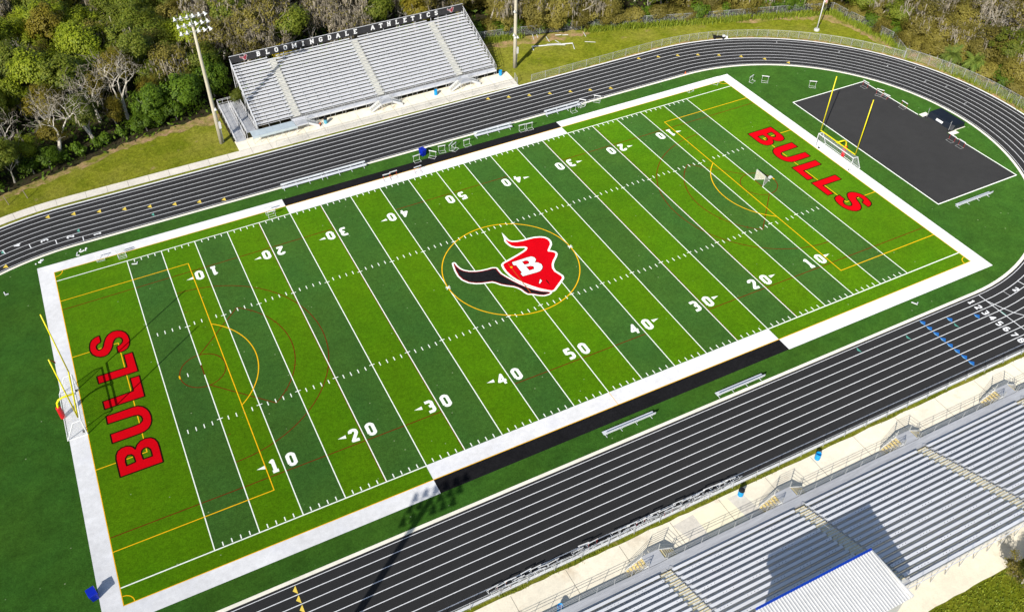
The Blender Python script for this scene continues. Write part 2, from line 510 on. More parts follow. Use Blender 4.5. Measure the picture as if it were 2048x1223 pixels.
# block glyphs: strokes in a 0..w by 0..1 box
GL = {
 '0': (.62, [[(.12, .2), (.24, .1), (.38, .1), (.5, .2), (.5, .8), (.38, .9), (.24, .9), (.12, .8), (.12, .2)]]),
 '1': (.50, [[(.26, .1), (.26, .9), (.1, .76)], [(.08, .09), (.44, .09)]]),
 '2': (.62, [[(.12, .72), (.14, .84), (.24, .9), (.4, .9), (.5, .82), (.5, .64), (.13, .12), (.52, .1)]]),
 '3': (.62, [[(.1, .9), (.42, .9), (.5, .82), (.5, .6), (.42, .53), (.26, .52)], [(.42, .53), (.5, .44), (.5, .2), (.4, .1), (.1, .1)]]),
 '4': (.66, [[(.44, .08), (.44, .9), (.1, .38), (.6, .38)]]),
 '5': (.62, [[(.5, .9), (.14, .9), (.12, .56), (.4, .56), (.5, .46), (.5, .2), (.4, .1), (.1, .1)]]),
 '6': (.62, [[(.48, .88), (.26, .88), (.12, .72), (.12, .2), (.24, .1), (.4, .1), (.5, .2), (.5, .42), (.4, .52), (.14, .5)]]),
 '7': (.60, [[(.08, .9), (.5, .9), (.24, .08)]]),
 '8': (.62, [[(.22, .52), (.12, .62), (.12, .8), (.22, .9), (.4, .9), (.5, .8), (.5, .62), (.4, .52), (.22, .52), (.12, .42), (.12, .2), (.22, .1), (.4, .1), (.5, .2), (.5, .42), (.4, .52)]]),
 'A': (.78, [[(.12, .08), (.36, .9), (.42, .9), (.66, .08)], [(.24, .36), (.54, .36)], [(.02, .08), (.24, .08)], [(.54, .08), (.76, .08)]]),
 'B': (.70, [[(.06, .9), (.46, .9), (.56, .8), (.56, .62), (.46, .52), (.22, .52)], [(.46, .52), (.58, .42), (.58, .2), (.46, .1), (.06, .1)], [(.2, .1), (.2, .9)]]),
 'L': (.66, [[(.22, .9), (.22, .1), (.6, .1), (.6, .3)], [(.06, .9), (.4, .9)], [(.06, .1), (.3, .1)]]),
 'O': (.68, [[(.12, .22), (.26, .1), (.44, .1), (.56, .22), (.56, .78), (.44, .9), (.26, .9), (.12, .78), (.12, .22)]]),
 'M': (.92, [[(.18, .1), (.18, .88), (.46, .34), (.74, .88), (.74, .1)], [(.04, .09), (.3, .09)], [(.62, .09), (.88, .09)], [(.06, .9), (.2, .9)], [(.72, .9), (.86, .9)]]),
 'I': (.44, [[(.22, .1), (.22, .9)], [(.06, .1), (.38, .1)], [(.06, .9), (.38, .9)]]),
 'N': (.80, [[(.18, .1), (.18, .88), (.62, .12), (.62, .9)], [(.04, .09), (.3, .09)], [(.5, .9), (.76, .9)], [(.04, .9), (.2, .9)]]),
 'G': (.70, [[(.58, .72), (.58, .8), (.46, .9), (.26, .9), (.12, .78), (.12, .22), (.26, .1), (.46, .1), (.58, .22), (.58, .44), (.38, .44)]]),
 'D': (.70, [[(.06, .9), (.44, .9), (.58, .76), (.58, .24), (.44, .1), (.06, .1)], [(.2, .1), (.2, .9)]]),
 'E': (.68, [[(.6, .72), (.6, .9), (.06, .9)], [(.22, .9), (.22, .1)], [(.06, .1), (.6, .1), (.6, .28)], [(.22, .52), (.46, .52)]]),
 'T': (.70, [[(.08, .7), (.08, .9), (.62, .9), (.62, .7)], [(.35, .9), (.35, .1)], [(.2, .1), (.5, .1)]]),
 'H': (.80, [[(.2, .1), (.2, .9)], [(.6, .1), (.6, .9)], [(.2, .52), (.6, .52)], [(.06, .1), (.34, .1)], [(.06, .9), (.34, .9)], [(.46, .1), (.74, .1)], [(.46, .9), (.74, .9)]]),
 'C': (.70, [[(.58, .68), (.58, .8), (.46, .9), (.26, .9), (.12, .78), (.12, .22), (.26, .1), (.46, .1), (.58, .22), (.58, .34)]]),
 'S': (.66, [[(.54, .72), (.54, .8), (.44, .9), (.22, .9), (.12, .8), (.12, .64), (.22, .54), (.44, .46), (.54, .36), (.54, .2), (.44, .1), (.22, .1), (.12, .2), (.12, .3)]]),
}

def glyph(ch, ox, oy, sx, sy, w=0.2, rot=0.0, center=True):
    """polygons of one block character, centred on ox, oy, turned by rot"""
    gw, st = GL[ch]
    out = []
    for s in st:
        for p in stroke([(x * sx, y * sy) for x, y in s], w):
            q = []
            for x, y in p:
                x -= gw * sx / 2
                y -= sy / 2
                q.append((ox + x * cos(rot) - y * sin(rot), oy + x * sin(rot) + y * cos(rot)))
            out.append(q)
    return out

# ------------------------------------------------------------------ the ground and the track
XR, XL = 50.4, -51.2            # centres of the two bends
def stad(r, n=64):
    return arc(XR, 0, r, -90, 90, n) + arc(XL, 0, r, 90, 270, n)

def ring(name, r0, r1, mat, z, n=64):
    a, b = stad(r0, n), stad(r1, n)
    m = MB()
    m.v = [(x, y, z) for x, y in a] + [(x, y, z) for x, y in b]
    k = len(a)
    m.f = [(i, k + i, k + (i + 1) % k, (i + 1) % k) for i in range(k)]
    return m.obj(name, mat, kind='structure')

quads('ground', [(-900, -900, 900, 900)], 'ground', -0.10)
FOREST = [(-75, 46.5), (-60, 47.6), (-55, 48.9), (-50, 50.2), (-45, 52), (-41, 53.3), (-34.5, 54.5), (-28.6, 55.4), (-25.9, 56.8),
          (-23, 60.2), (21.5, 60.2), (24, 58.6), (31, 56.8), (40, 54.8), (50.9, 51.4), (61.5, 47.6), (72.7, 44), (79, 42.2), (89.6, 38.6),
          (90.4, 30), (92, 23.5), (94.5, 14), (95, 3), (94.5, -8), (150, -8), (150, 40), (40, 105), (-75, 165)]
paint('forest_floor', [FOREST], 'litter', -0.085)
rg = random.Random(3)
def rough(pts, amp=0.5, step=0.8):
    out = []
    for i in range(len(pts)):
        a, b = pts[i], pts[(i + 1) % len(pts)]
        n = max(1, int(hypot(b[0] - a[0], b[1] - a[1]) / step))
        for k in range(n):
            t = k / n
            out.append((a[0] + (b[0] - a[0]) * t + rg.uniform(-amp, amp), a[1] + (b[1] - a[1]) * t + rg.uniform(-amp, amp)))
    return out
soil = [
    [(-63, 46.2), (-56, 48.0), (-50, 49.2), (-45, 51.0), (-41, 52.3), (-34.5, 53.4), (-28.6, 53.6), (-25.6, 52.5), (-25.2, 55.8), (-29, 56), (-41, 54), (-50, 51), (-60, 48.5)],
    [(24, 55.5), (31, 53.6), (38, 52.0), (44, 51.8), (43, 54), (36, 55.5), (30, 57), (24, 58)],
    [(70, 42.6), (78, 40), (86, 36.2), (87.6, 31), (88.2, 25), (88.5, 21), (90.5, 24), (89, 31), (88, 37.6), (80, 41), (72, 43.4)],
    [(87.2, 21), (89.5, 16.5), (91, 12), (92.1, 6), (92.3, 0), (92, -8), (95, -8), (95, 4), (94, 12), (91.6, 20)],
]
for s in soil:
    paint('bare_soil', [rough(s, 0.45)], 'soil', -0.075)
paint('soil_verge', [rough([(24.6, 40.9), (40, 41.0), (50.4, 41.1), (58, 40.4), (66, 38.1), (74, 33.5), (80, 28.3), (86, 20.6), (89.5, 12.8), (91.4, 4), (91.8, -5), (92.4, -5), (92.2, 4), (90.4, 13), (86.8, 21), (80.7, 29), (74.6, 34.2), (66.4, 38.7), (58, 41.1), (50.4, 41.7), (40, 41.5), (24.6, 41.4)], 0.14, 0.6)], 'soil', -0.072)
ring('track', 31.27, 40.80, 'track', 0.0)
ring('kerb', 30.87, 31.27, 'kerb', 0.02)
ring('outer_kerb', 40.80, 41.08, 'track_white', 0.004)
paint('surround_turf', [stad(30.87)], 'turf_out', 0.0)
LW = 1.0725
R0 = 31.55
for k in range(9):
    ribbon('lane_line', stad(R0 + LW * k), 0.085 if k else 0.07, 'track_white', 0.005, closed=True)
# pads and walks
WALK = arc(XL, 0, 43.45, 90, 200, 40)[::-1] + [(-25.2, 43.5), (-25.2, 41.72)] + arc(XL, 0, 41.72, 90, 200, 40)
paint('walkway', [WALK], 'conc_grey', -0.05)
paint('stand_apron', [[(-25.2, 43.5), (-25.2, 46.4), (23.3, 46.4), (23.3, 45.3), (23.2, 43.5)]], 'conc', -0.05)
paint('front_walk', [[(-25.2, 41.72), (-25.2, 43.5), (23.2, 43.5), (23.0, 41.2), (18, 41.5)]], 'conc_grey', -0.052)
paint('under_stand_shaded_ground', [[(-25.4, 46.4), (-25.4, 60), (22, 60), (22, 46.4)]], 'litter', -0.07)  # dark litter colour puts the shade beneath the rows into this ground
paint('near_apron', [rough([(-70, -41.55), (70, -41.55), (70, -60.2), (-70, -60.2)], 0.07, 1.2)], 'conc', -0.05)
paint('concrete_slab_or_glare', [[(-1.0, -42.0), (3.3, -42.0), (3.8, -45.4), (-0.95, -45.4)]], 'conc_glare', -0.046)  # patch of glare on the walk, painted as a paler slab
paint('concrete_slab_or_glare', [[(-3.6, -42.2), (-1.0, -42.0), (-0.95, -45.4), (-2.6, -45.4)]], 'conc_grey', -0.046)
paint('concrete_slab_or_glare', [[(3.3, -42.0), (5.0, -42.0), (5.6, -45.4), (3.8, -45.4)]], 'conc_grey', -0.046)
jr = []
for x in [-39.8 + 6.03 * i for i in range(18)]:
    jr.append((x - .025, -45.5, x + .025, -41.7))
for x in [-23.4 + 3.05 * i for i in range(16)]:
    jr.append((x - .02, 41.8, x + .02, 45.6))
jr.append((-25.2, 43.47, 23.2, 43.51))
quads('slab_joint', jr, 'joint', -0.042)
m = MB()
for a in range(92, 200, 4):
    for r0, r1 in ((41.75, 43.4),):
        c, s_ = cos(radians(a)), sin(radians(a))
        t = 0.02
        m.quad((XL + r0 * c - t * s_, r0 * s_ + t * c, -0.042), (XL + r1 * c - t * s_, r1 * s_ + t * c, -0.042), (XL + r1 * c + t * s_, r1 * s_ - t * c, -0.042), (XL + r0 * c + t * s_, r0 * s_ - t * c, -0.042))
for x in [-48.5 + 3.05 * i for i in range(8)]:
    m.quad((x - .02, 41.75, -.042), (x + .02, 41.75, -.042), (x + .02, 43.4, -.042), (x - .02, 43.4, -.042))
m.obj('slab_joint', 'joint', kind='structure')

# lane markings
def frame(x, y):
    """radius, outward and anticlockwise unit vectors of a point on the oval"""
    if x > XR:
        r = hypot(x - XR, y); n = ((x - XR) / r, y / r)
    elif x < XL:
        r = hypot(x - XL, y); n = ((x - XL) / r, y / r)
    else:
        r = abs(y); n = (0, 1 if y > 0 else -1)
    return r, n, (-n[1], n[0])

def tri(x, y, d, lane=None):
    r, n, t = frame(x, y)
    k = lane if lane is not None else int((r - R0) / LW)
    a, b = R0 + LW * k + 0.07 - r, R0 + LW * (k + 1) - 0.07 - r
    return [(x + n[0] * a, y + n[1] * a), (x + n[0] * b, y + n[1] * b), (x + n[0] * (a + b) / 2 + t[0] * d, y + n[1] * (a + b) / 2 + t[1] * d)]

Y = [(16.5, 39.8), (19.85, 38.7), (23.2, 37.6), (26.55, 36.5), (29.95, 35.4), (33.2, 34.3), (36.6, 33.3), (46.5, 39.83), (49.94, 38.7), (53.3, 37.4),
     (56.68, 36.11), (59.95, 34.26), (63.18, 32.08), (66.33, 29.4), (69.11, 26.3), (-54.02, 39.7), (-50.56, 38.6), (-47.15, 37.5), (-43.77, 36.4), (-40.37, 35.3),
     (-37.0, 34.2), (-33.65, 33.15), (-30.29, 32.1), (-60.3, 30.3)] + [(-39.7, -32.0 - LW * i) for i in range(8)]
paint('exchange_mark', [tri(x, y, 0.58 if y > 0 else -0.40) for x, y in Y], 'track_yellow', 0.007)
paint('exchange_mark', [tri(x, y, .36) for x, y in ((-40.4, 33.1), (-50.57, 34.2), (-60.6, 34.0))] + [tri(43.93, -34.2, -.3), tri(50.78, -35.3, -.3), tri(37.13, -33.1, -.3), tri(30.33, -32.1, -.3)], 'track_green', 0.007)
BL = [(40.45, -32.0 - LW * i) for i in range(8)] + [(43.84, -33.2), (47.3, -34.3)]
paint('exchange_mark', [tri(x, y, .52) for x, y in BL], 'track_blue', 0.007)
paint('exchange_mark', [tri(x, y, -.16) for x, y in BL], 'track_sky', 0.008)
st = stroke([(50.62, -31.6), (50.62, -40.1)], .10) + stroke([(50.6, -32.7), (51.06, -33.88), (51.5, -34.92), (51.98, -35.92), (52.66, -36.69), (53.6, -37.6), (54.8, -38.5)], .10)
st += stroke([(-50.35, 31.6), (-50.35, 32.6)], .12)
for x, k in ((-53.83, 1), (-57.2, 2), (-60.57, 3)):
    r, n, t = frame(x, 33.5)
    ca = -math.acos(0) if False else None
    a = pi - math.acos(min(1, (XL - x) / (R0 + LW * (k + .5))))
    st += stroke([(XL + (R0 + LW * k) * cos(a), (R0 + LW * k) * sin(a)), (XL + (R0 + LW * (k + 1)) * cos(a), (R0 + LW * (k + 1)) * sin(a))], .12)
for x, k in ((57.3, 1), (54.0, 1)):
    a = -math.acos((x - XR) / (R0 + LW * (k + .5)))
    st += stroke([(XR + (R0 + LW * k) * cos(a), (R0 + LW * k) * sin(a)), (XR + (R0 + LW * (k + 1)) * cos(a), (R0 + LW * (k + 1)) * sin(a))], .11 if x > 55 else .05)
for ad, k in ((57, 7), (41, 6), (28, 5), (22, 7), (17, 4), (12, 5), (8, 7), (4, 3)):
    a = radians(ad)
    st += stroke([(XR + (R0 + LW * k + .1) * cos(a), (R0 + LW * k + .1) * sin(a)), (XR + (R0 + LW * (k + .7)) * cos(a), (R0 + LW * (k + .7)) * sin(a))], .06)
paint('start_line', st, 'track_white', 0.0085)
nums = []
for i in range(8):
    nums += glyph(str(i + 1), 48.8, -32.09 - LW * i, 1.05, 1.0, .21, -pi / 2)
for i, (x, y) in enumerate(((-48.44, 32.25), (-51.91, 33.32), (-55.27, 34.05), (-58.75, 34.72))):
    nums += glyph(str(i + 1), x, y, 1.05, 1.0, .21, pi / 2 + (0 if x > XL else atan2(x - XL, -y) * 0 + (XL - x) / 34))
nums += glyph('2', 55.65, -32.95, 1.0, 0.95, .21, -pi / 2 + .15)
paint('lane_number', nums, 'track_white', 0.0075)

# apron of the high jump
paint('jump_apron', [[(60.7, 15.5), (75.8, 15.35), (76.2, -15.45), (60.65, -15.45)], [(76.0, 2.55), (77.4, 2.55), (77.4, -2.6), (76.0, -2.6)]], 'pad', 0.004)
paint('apron_edge', stroke([(60.7, 15.5), (75.75, 15.35), (76.05, 3.4)], .16, joint=False) + stroke([(76.2, -3.4), (76.3, -15.45), (60.65, -15.45), (60.7, 15.5)], .16, joint=False) + [disc(75.75, 15.35, .08, 8), disc(60.7, 15.5, .08, 8), disc(60.65, -15.45, .08, 8), disc(76.3, -15.45, .08, 8)], 'line_white', 0.008)
quads('jump_slab', [(76.2, 2.55, 77.7, 3.4), (76.2, -3.45, 77.75, -2.62), (77.75, -2.66, 79.95, -2.5)], 'kerb', 0.012)

# ------------------------------------------------------------------ the playing field
YD = 0.9144
SL = 24.38
quads('playing_field', [(-54.93, -26.45, 54.93, 26.45)], 'turf_light', 0.004)
quads('field_stripe', [((y0 - 50) * YD, -SL, (y0 - 45) * YD, SL) for y0 in (0, 10, 20, 30, 40, 55, 65, 75, 85, 95)], 'turf_dark', 0.006)
BX = 22.92
quads('field_border', [(-56.86, -28.29, -54.93, 28.29), (54.93, -28.29, 56.84, 28.0),
                       (-54.93, -28.29, -BX, -26.45), (BX, -28.29, 54.93, -26.45), (-54.93, 26.45, -BX, 28.29), (BX, 26.45, 54.93, 28.1),
                       ], 'turf_white', 0.004)
quads('team_box', [(-BX, -28.29, BX, -26.45), (-BX, 26.45, BX, 28.2)], 'turf_black', 0.004)
quads('restraining_band', [(-BX, -26.38, BX, -SL + .0), (-BX, SL, BX, 26.38)], 'turf_white', 0.0075)
lw = .11
quads('yard_line', [(k * 5 * YD - lw / 2, -SL, k * 5 * YD + lw / 2, SL) for k in range(-10, 11)], 'line_white', 0.010)
quads('side_line', [(-54.87, SL, -BX, SL + .13), (BX, SL, 54.87, SL + .13), (-54.87, -SL - .13, -BX, -SL), (BX, -SL - .13, 54.87, -SL)], 'line_white', 0.010)
hs = []
for k in range(-49, 50):
    x = k * YD
    for s in (-1, 1):
        if k % 5:
            hs.append((x - .055, min(s * 8.12, s * 8.72), x + .055, max(s * 8.12, s * 8.72)))
            hs.append((x - .055, min(s * 23.79, s * 24.30), x + .055, max(s * 23.79, s * 24.30)))
        else:
            hs.append((x - .33, s * 8.17 - .05, x + .33, s * 8.17 + .05))
hs += [(42.93 * s - .055, -.25, 42.93 * s + .055, .35) for s in (-1, 1)]
quads('hash_mark', hs, 'line_white', 0.0115)
paint('hash_mark', [p for s in (-1, 1) for p in stroke([(9.14 * s - .3, -.25), (9.14 * s + .3, .35)], .1) + stroke([(9.14 * s - .32, .1), (9.14 * s + .32, .05)], .1) + stroke([(9.14 * s - .2, .4), (9.14 * s + .2, -.3)], .1)], 'line_white', 0.0175)
# football numerals and arrows
nm = []
for k in range(1, 10):
    x = (k * 10 - 50) * YD
    t = str(k if k <= 5 else 10 - k)
    for s, rot in ((-1, 0), (1, pi)):
        nm += glyph(t, x + s * .96, s * 17.13, 1.80, 1.84, .31 if t == '4' else .40, rot) + glyph('0', x - s * 1.0, s * 17.13, 1.78, 1.84, .40, rot)
        if k != 5:
            d = -1 if k < 5 else 1
            nm.append([(x + d * 2.78, s * 16.86), (x + d * 1.82, s * 16.68), (x + d * 1.88, s * 17.16)])
paint('yard_number', nm, 'line_white', 0.0135)
# soccer lines
yl = []
def yline(pts, w=.11):
    ribbon('soccer_line', pts, w, 'line_yellow', 0.0145)
for a, b in (((-54.9, -26.42), (54.9, -26.42)), ((-54.9, 26.42), (54.9, 26.42)), ((-54.88, -26.42), (-54.88, 26.42)), ((54.88, -26.42), (54.88, 26.42))):
    ribbon('soccer_line', [a, b], .09, 'line_yellow', 0.0152)
for s in (-1, 1):
    yline([(54.85 * s, -20.15), (38.4 * s, -20.15)]); yline([(54.85 * s, 20.15), (38.4 * s, 20.15)])
    ribbon('soccer_line', [(38.4 * s, -20.2), (38.4 * s, 20.2)], .11, 'line_yellow', 0.0148)
    yline([(54.85 * s, -9.17), (49.43 * s, -9.17)]); yline([(54.85 * s, 9.17), (49.43 * s, 9.17)])
    ribbon('soccer_line', [(49.43 * s, -9.22), (49.43 * s, 9.22)], .11, 'line_yellow', 0.0148)
    pa = arc(-43.88, 0, 9.15, -53, 53, 30)
    yline([(x * -s, y) for x, y in pa], .12)
    yline([(43.88 * s, -.2), (43.88 * s, .35)], .16)
    for q in (-1, 1):
        yline([(s * (54.8 - .95 * cos(radians(a))), q * (26.36 - .95 * sin(radians(a)))) for a in range(0, 91, 10)], .1)
    ribbon('soccer_line', [(0, s * 24.4), (0, s * 26.4)], .05, 'line_yellow', 0.0155)
ribbon('soccer_line', arc(0, 0, 9.15, 0, 360, 96)[:-1], .13, 'line_yellow', 0.0142, closed=True)
# lacrosse lines
def rline(pts, w=.11, closed=False):
    ribbon('lacrosse_line', pts, w, 'line_red', 0.0082, closed=closed)
for s in (-1, 1):
    for q in (-1, 1):
        rline([(54.9 * s, 18.38 * q), (18.35 * s, 18.38 * q)])
        rline([(-9.0, 18.42 * q), (9.0, 18.42 * q)]) if s > 0 else None
    for xx in (27.432, 18.288):
        ribbon('lacrosse_line', [((xx + .09) * s, -SL), ((xx + .09) * s, SL)], .09, 'line_red', 0.0086)
    for r, w, a in ((2.68, .115, 180), (10.85, .11, 54), (14.85, .11, 90)):
        pts = [(x * -s, y) for x, y in arc(-41.15, 0, r, -a, a, 72)]
        ribbon('lacrosse_line', pts, w, 'line_red', 0.0078 + r * 1e-5)
    for q in (-1, 1):
        ribbon('lacrosse_line', [(-34.78 * -s, 8.76 * q), (-40.88 * -s, 2.72 * q)], .11, 'line_red', 0.0084)
        ribbon('lacrosse_line', [(40.95 * s, 10.83 * q), (40.6 * s, 10.83 * q)], .08, 'line_red', 0.0084)
        for a in (22, 43):
            c, n_ = cos(radians(a)), sin(radians(a)) * q
            ribbon('lacrosse_line', [((-41.15 + 10.6 * c) * -s, 10.6 * n_), ((-41.15 + 11.1 * c) * -s, 11.1 * n_)], .07, 'line_red', 0.0085)
    ribbon('lacrosse_line', [(41.15 * s, -.8), (41.15 * s, .95)], .12, 'line_red', 0.0125)
# end zone lettering
HEAD=[(2.06,5.41),(2.16,4.91),(2.48,4.53),(3.08,4.23),(3.92,4.02),(4.85,3.97),(5.67,3.88),(6.47,3.59),(6.95,3.23),(7.16,2.75),(7.16,2.24),(6.96,1.75),(6.54,1.31),(6.06,0.83),(5.94,0.53),(6.35,0.29),(6.64,-0.04),(6.63,-0.39),(6.24,-0.83),(5.58,-1.42),(5.09,-2.01),(4.77,-2.68),(4.7,-3.39),(4.93,-4.05),(5.11,-4.62),(5.0,-4.97),(4.58,-5.29),(3.82,-5.83),(2.93,-6.44),(2.63,-6.48),(2.19,-6.13),(1.37,-5.33),(0.74,-4.49),(0.14,-3.59),(-0.36,-2.66),(-0.72,-1.61),(-0.86,-0.66),(-0.85,0.16),(-0.74,0.8),(-0.46,1.01),(0.58,1.25),(1.98,1.6),(2.97,1.89),(3.52,2.11),(3.81,2.4),(3.84,2.63),(3.61,2.89),(3.15,3.1),(2.54,3.38),(2.12,3.84),(1.95,4.51),(1.93,5.03)]
TIP=[(2.21,7.0),(2.3,6.11),(2.34,5.27),(1.9,4.97),(1.85,5.51)]
HORN=[(-6.47,4.02),(-6.46,3.42),(-6.32,2.69),(-6.01,2.12),(-5.41,1.57),(-4.64,1.18),(-3.88,0.95),(-2.98,0.82),(-2.32,0.79),(-1.93,0.59),(-1.92,0.03),(-1.88,-0.65),(-1.56,-1.53),(-1.12,-2.54),(-0.65,-3.48),(-0.11,-4.39),(0.51,-5.25),(1.27,-6.0),(1.99,-6.49),(2.21,-6.69),(1.92,-6.78),(1.32,-6.73),(0.78,-6.4),(0.17,-5.87),(-0.37,-5.56),(-0.56,-5.07),(-0.7,-4.48),(-0.96,-3.96),(-1.33,-3.49),(-2.15,-2.87),(-2.67,-2.39),(-3.11,-1.75),(-3.51,-1.4),(-4.18,-1.21),(-4.85,-1.02),(-5.55,-0.7),(-6.24,-0.17),(-6.71,0.64),(-6.87,1.51),(-6.78,2.62),(-6.59,3.56)]
LB=[(0.57,0.73),(2.8,0.69),(3.43,0.63),(3.71,0.3),(3.72,-0.12),(3.5,-0.44),(3.22,-0.6),(3.64,-0.86),(3.89,-1.33),(3.8,-1.84),(3.49,-2.23),(3.03,-2.48),(2.56,-2.49),(0.57,-2.36),(0.55,-1.75),(0.72,-1.75),(0.8,-1.63),(0.8,-0.01),(0.64,0.03),(0.48,0.15)]
LBH1=[(1.83,0.27),(2.39,0.27),(2.65,0.06),(2.65,-0.29),(2.43,-0.52),(1.82,-0.45)]
LBH2=[(1.81,-0.9),(2.46,-0.98),(2.74,-1.24),(2.71,-1.57),(2.48,-1.79),(1.86,-1.75)]
EYE=[(2.31,-3.88),(2.38,-4.25),(1.9,-4.61),(1.78,-4.55)]
S_=[(-51.31,11.45),(-51.31,10.39),(-51.42,10.2),(-51.75,10.05),(-51.95,9.78),(-51.95,9.29),(-51.76,8.95),(-51.41,9.02),(-51.21,9.29),(-50.98,10.04),(-50.71,10.72),(-50.28,11.25),(-49.76,11.5),(-49.22,11.45),(-48.71,11.16),(-48.32,10.65),(-48.09,9.9),(-48.06,9.07),(-48.22,8.28),(-48.55,7.71),(-49.03,7.46),(-49.73,7.45),(-49.71,8.48),(-49.65,8.63),(-49.27,8.75),(-48.99,9.04),(-48.86,9.41),(-48.93,9.82),(-49.16,10.1),(-49.52,10.12),(-49.79,9.88),(-49.97,9.47),(-50.16,8.82),(-50.45,8.23),(-50.83,7.76),(-51.28,7.59),(-51.77,7.68),(-52.25,8.04),(-52.59,8.58),(-52.76,9.27),(-52.71,10.04),(-52.55,10.7),(-52.29,11.13),(-51.9,11.38),(-51.54,11.47)]
L1=[(-49.18,6.81),(-48.13,6.79),(-48.08,3.35),(-52.64,3.34),(-52.66,4.64),(-49.17,4.6)]
L2=[(-49.17,0.43),(-49.16,2.59),(-48.09,2.55),(-48.13,-1.0),(-52.63,-0.95),(-52.65,0.35)]
U_=[(-52.66,-2.06),(-49.67,-2.02),(-49.1,-2.11),(-48.62,-2.47),(-48.29,-2.98),(-48.09,-3.59),(-48.03,-4.29),(-48.1,-4.98),(-48.31,-5.54),(-48.66,-5.97),(-49.13,-6.23),(-49.64,-6.3),(-52.65,-6.32),(-52.65,-4.93),(-49.76,-4.88),(-49.36,-4.8),(-49.08,-4.55),(-49.0,-4.22),(-49.07,-3.83),(-49.32,-3.51),(-49.8,-3.38),(-52.69,-3.3)]
Bb=[(-52.64,-11.31),(-52.66,-8.7),(-52.56,-8.13),(-52.31,-7.63),(-51.86,-7.38),(-51.33,-7.36),(-50.92,-7.56),(-50.67,-7.84),(-50.51,-8.21),(-50.27,-7.7),(-49.83,-7.33),(-49.28,-7.21),(-48.7,-7.36),(-48.32,-7.74),(-48.1,-8.36),(-48.06,-9.12),(-48.1,-11.33)]
Bh1=[(-51.75,-10.07),(-51.77,-9.45),(-51.67,-8.98),(-51.42,-8.7),(-51.06,-8.77),(-50.86,-9.08),(-50.82,-9.51),(-50.8,-9.98)]
Bh2=[(-49.98,-9.98),(-50.03,-9.13),(-49.9,-8.72),(-49.6,-8.51),(-49.24,-8.61),(-49.02,-9.01),(-49.0,-9.49),(-49.02,-9.99)]
LET = [S_, L1, L2, U_, Bb]
for s in (-1, 1):
    fl = lambda p: [(x * -s, y * -s) for x, y in p]
    solid = [fl(p) for p in LET]
    hl = [fl(Bh1), fl(Bh2)]
    edge = [q for p in solid + hl for q in stroke(p, .17, True)]
    paint('lettering_edge', edge, 'outline_black', 0.0180)
    paint('end_zone_lettering', solid, 'turf_red', 0.0165, holes=hl)
# midfield emblem
paint('emblem_edge', [HEAD, HORN, TIP] + stroke(HEAD, .56, True) + stroke(HORN, .56, True), 'line_white', 0.0165)
paint('emblem_head', [HEAD], 'turf_red', 0.0190)
paint('emblem_horn', [HORN], 'turf_black', 0.0200)
paint('emblem_horn_edge', stroke(HORN, .13, True), 'turf_maroon', 0.0215)
paint('emblem_letter_edge', stroke(LB, .16, True) + stroke(LBH1, .16, True) + stroke(LBH2, .16, True) + stroke(EYE, .14, True) + [[(3.0, -4.2), (3.02, -4.9), (2.9, -5.5), (2.84, -4.6)]], 'outline_black', 0.0225)
paint('emblem_letter', [LB, EYE], 'line_white', 0.0240, holes=[LBH1, LBH2])
ribbon('soccer_line', [(-.02, .7), (-.02, -5.6)], .10, surf("faint orange line", (0.52, 0.10, 0.012), 0.85, ((3, .2),), spec=.1), 0.0260)
paint('centre_spot', [disc(.03, -.08, .16, 10)], 'line_yellow', 0.0275)

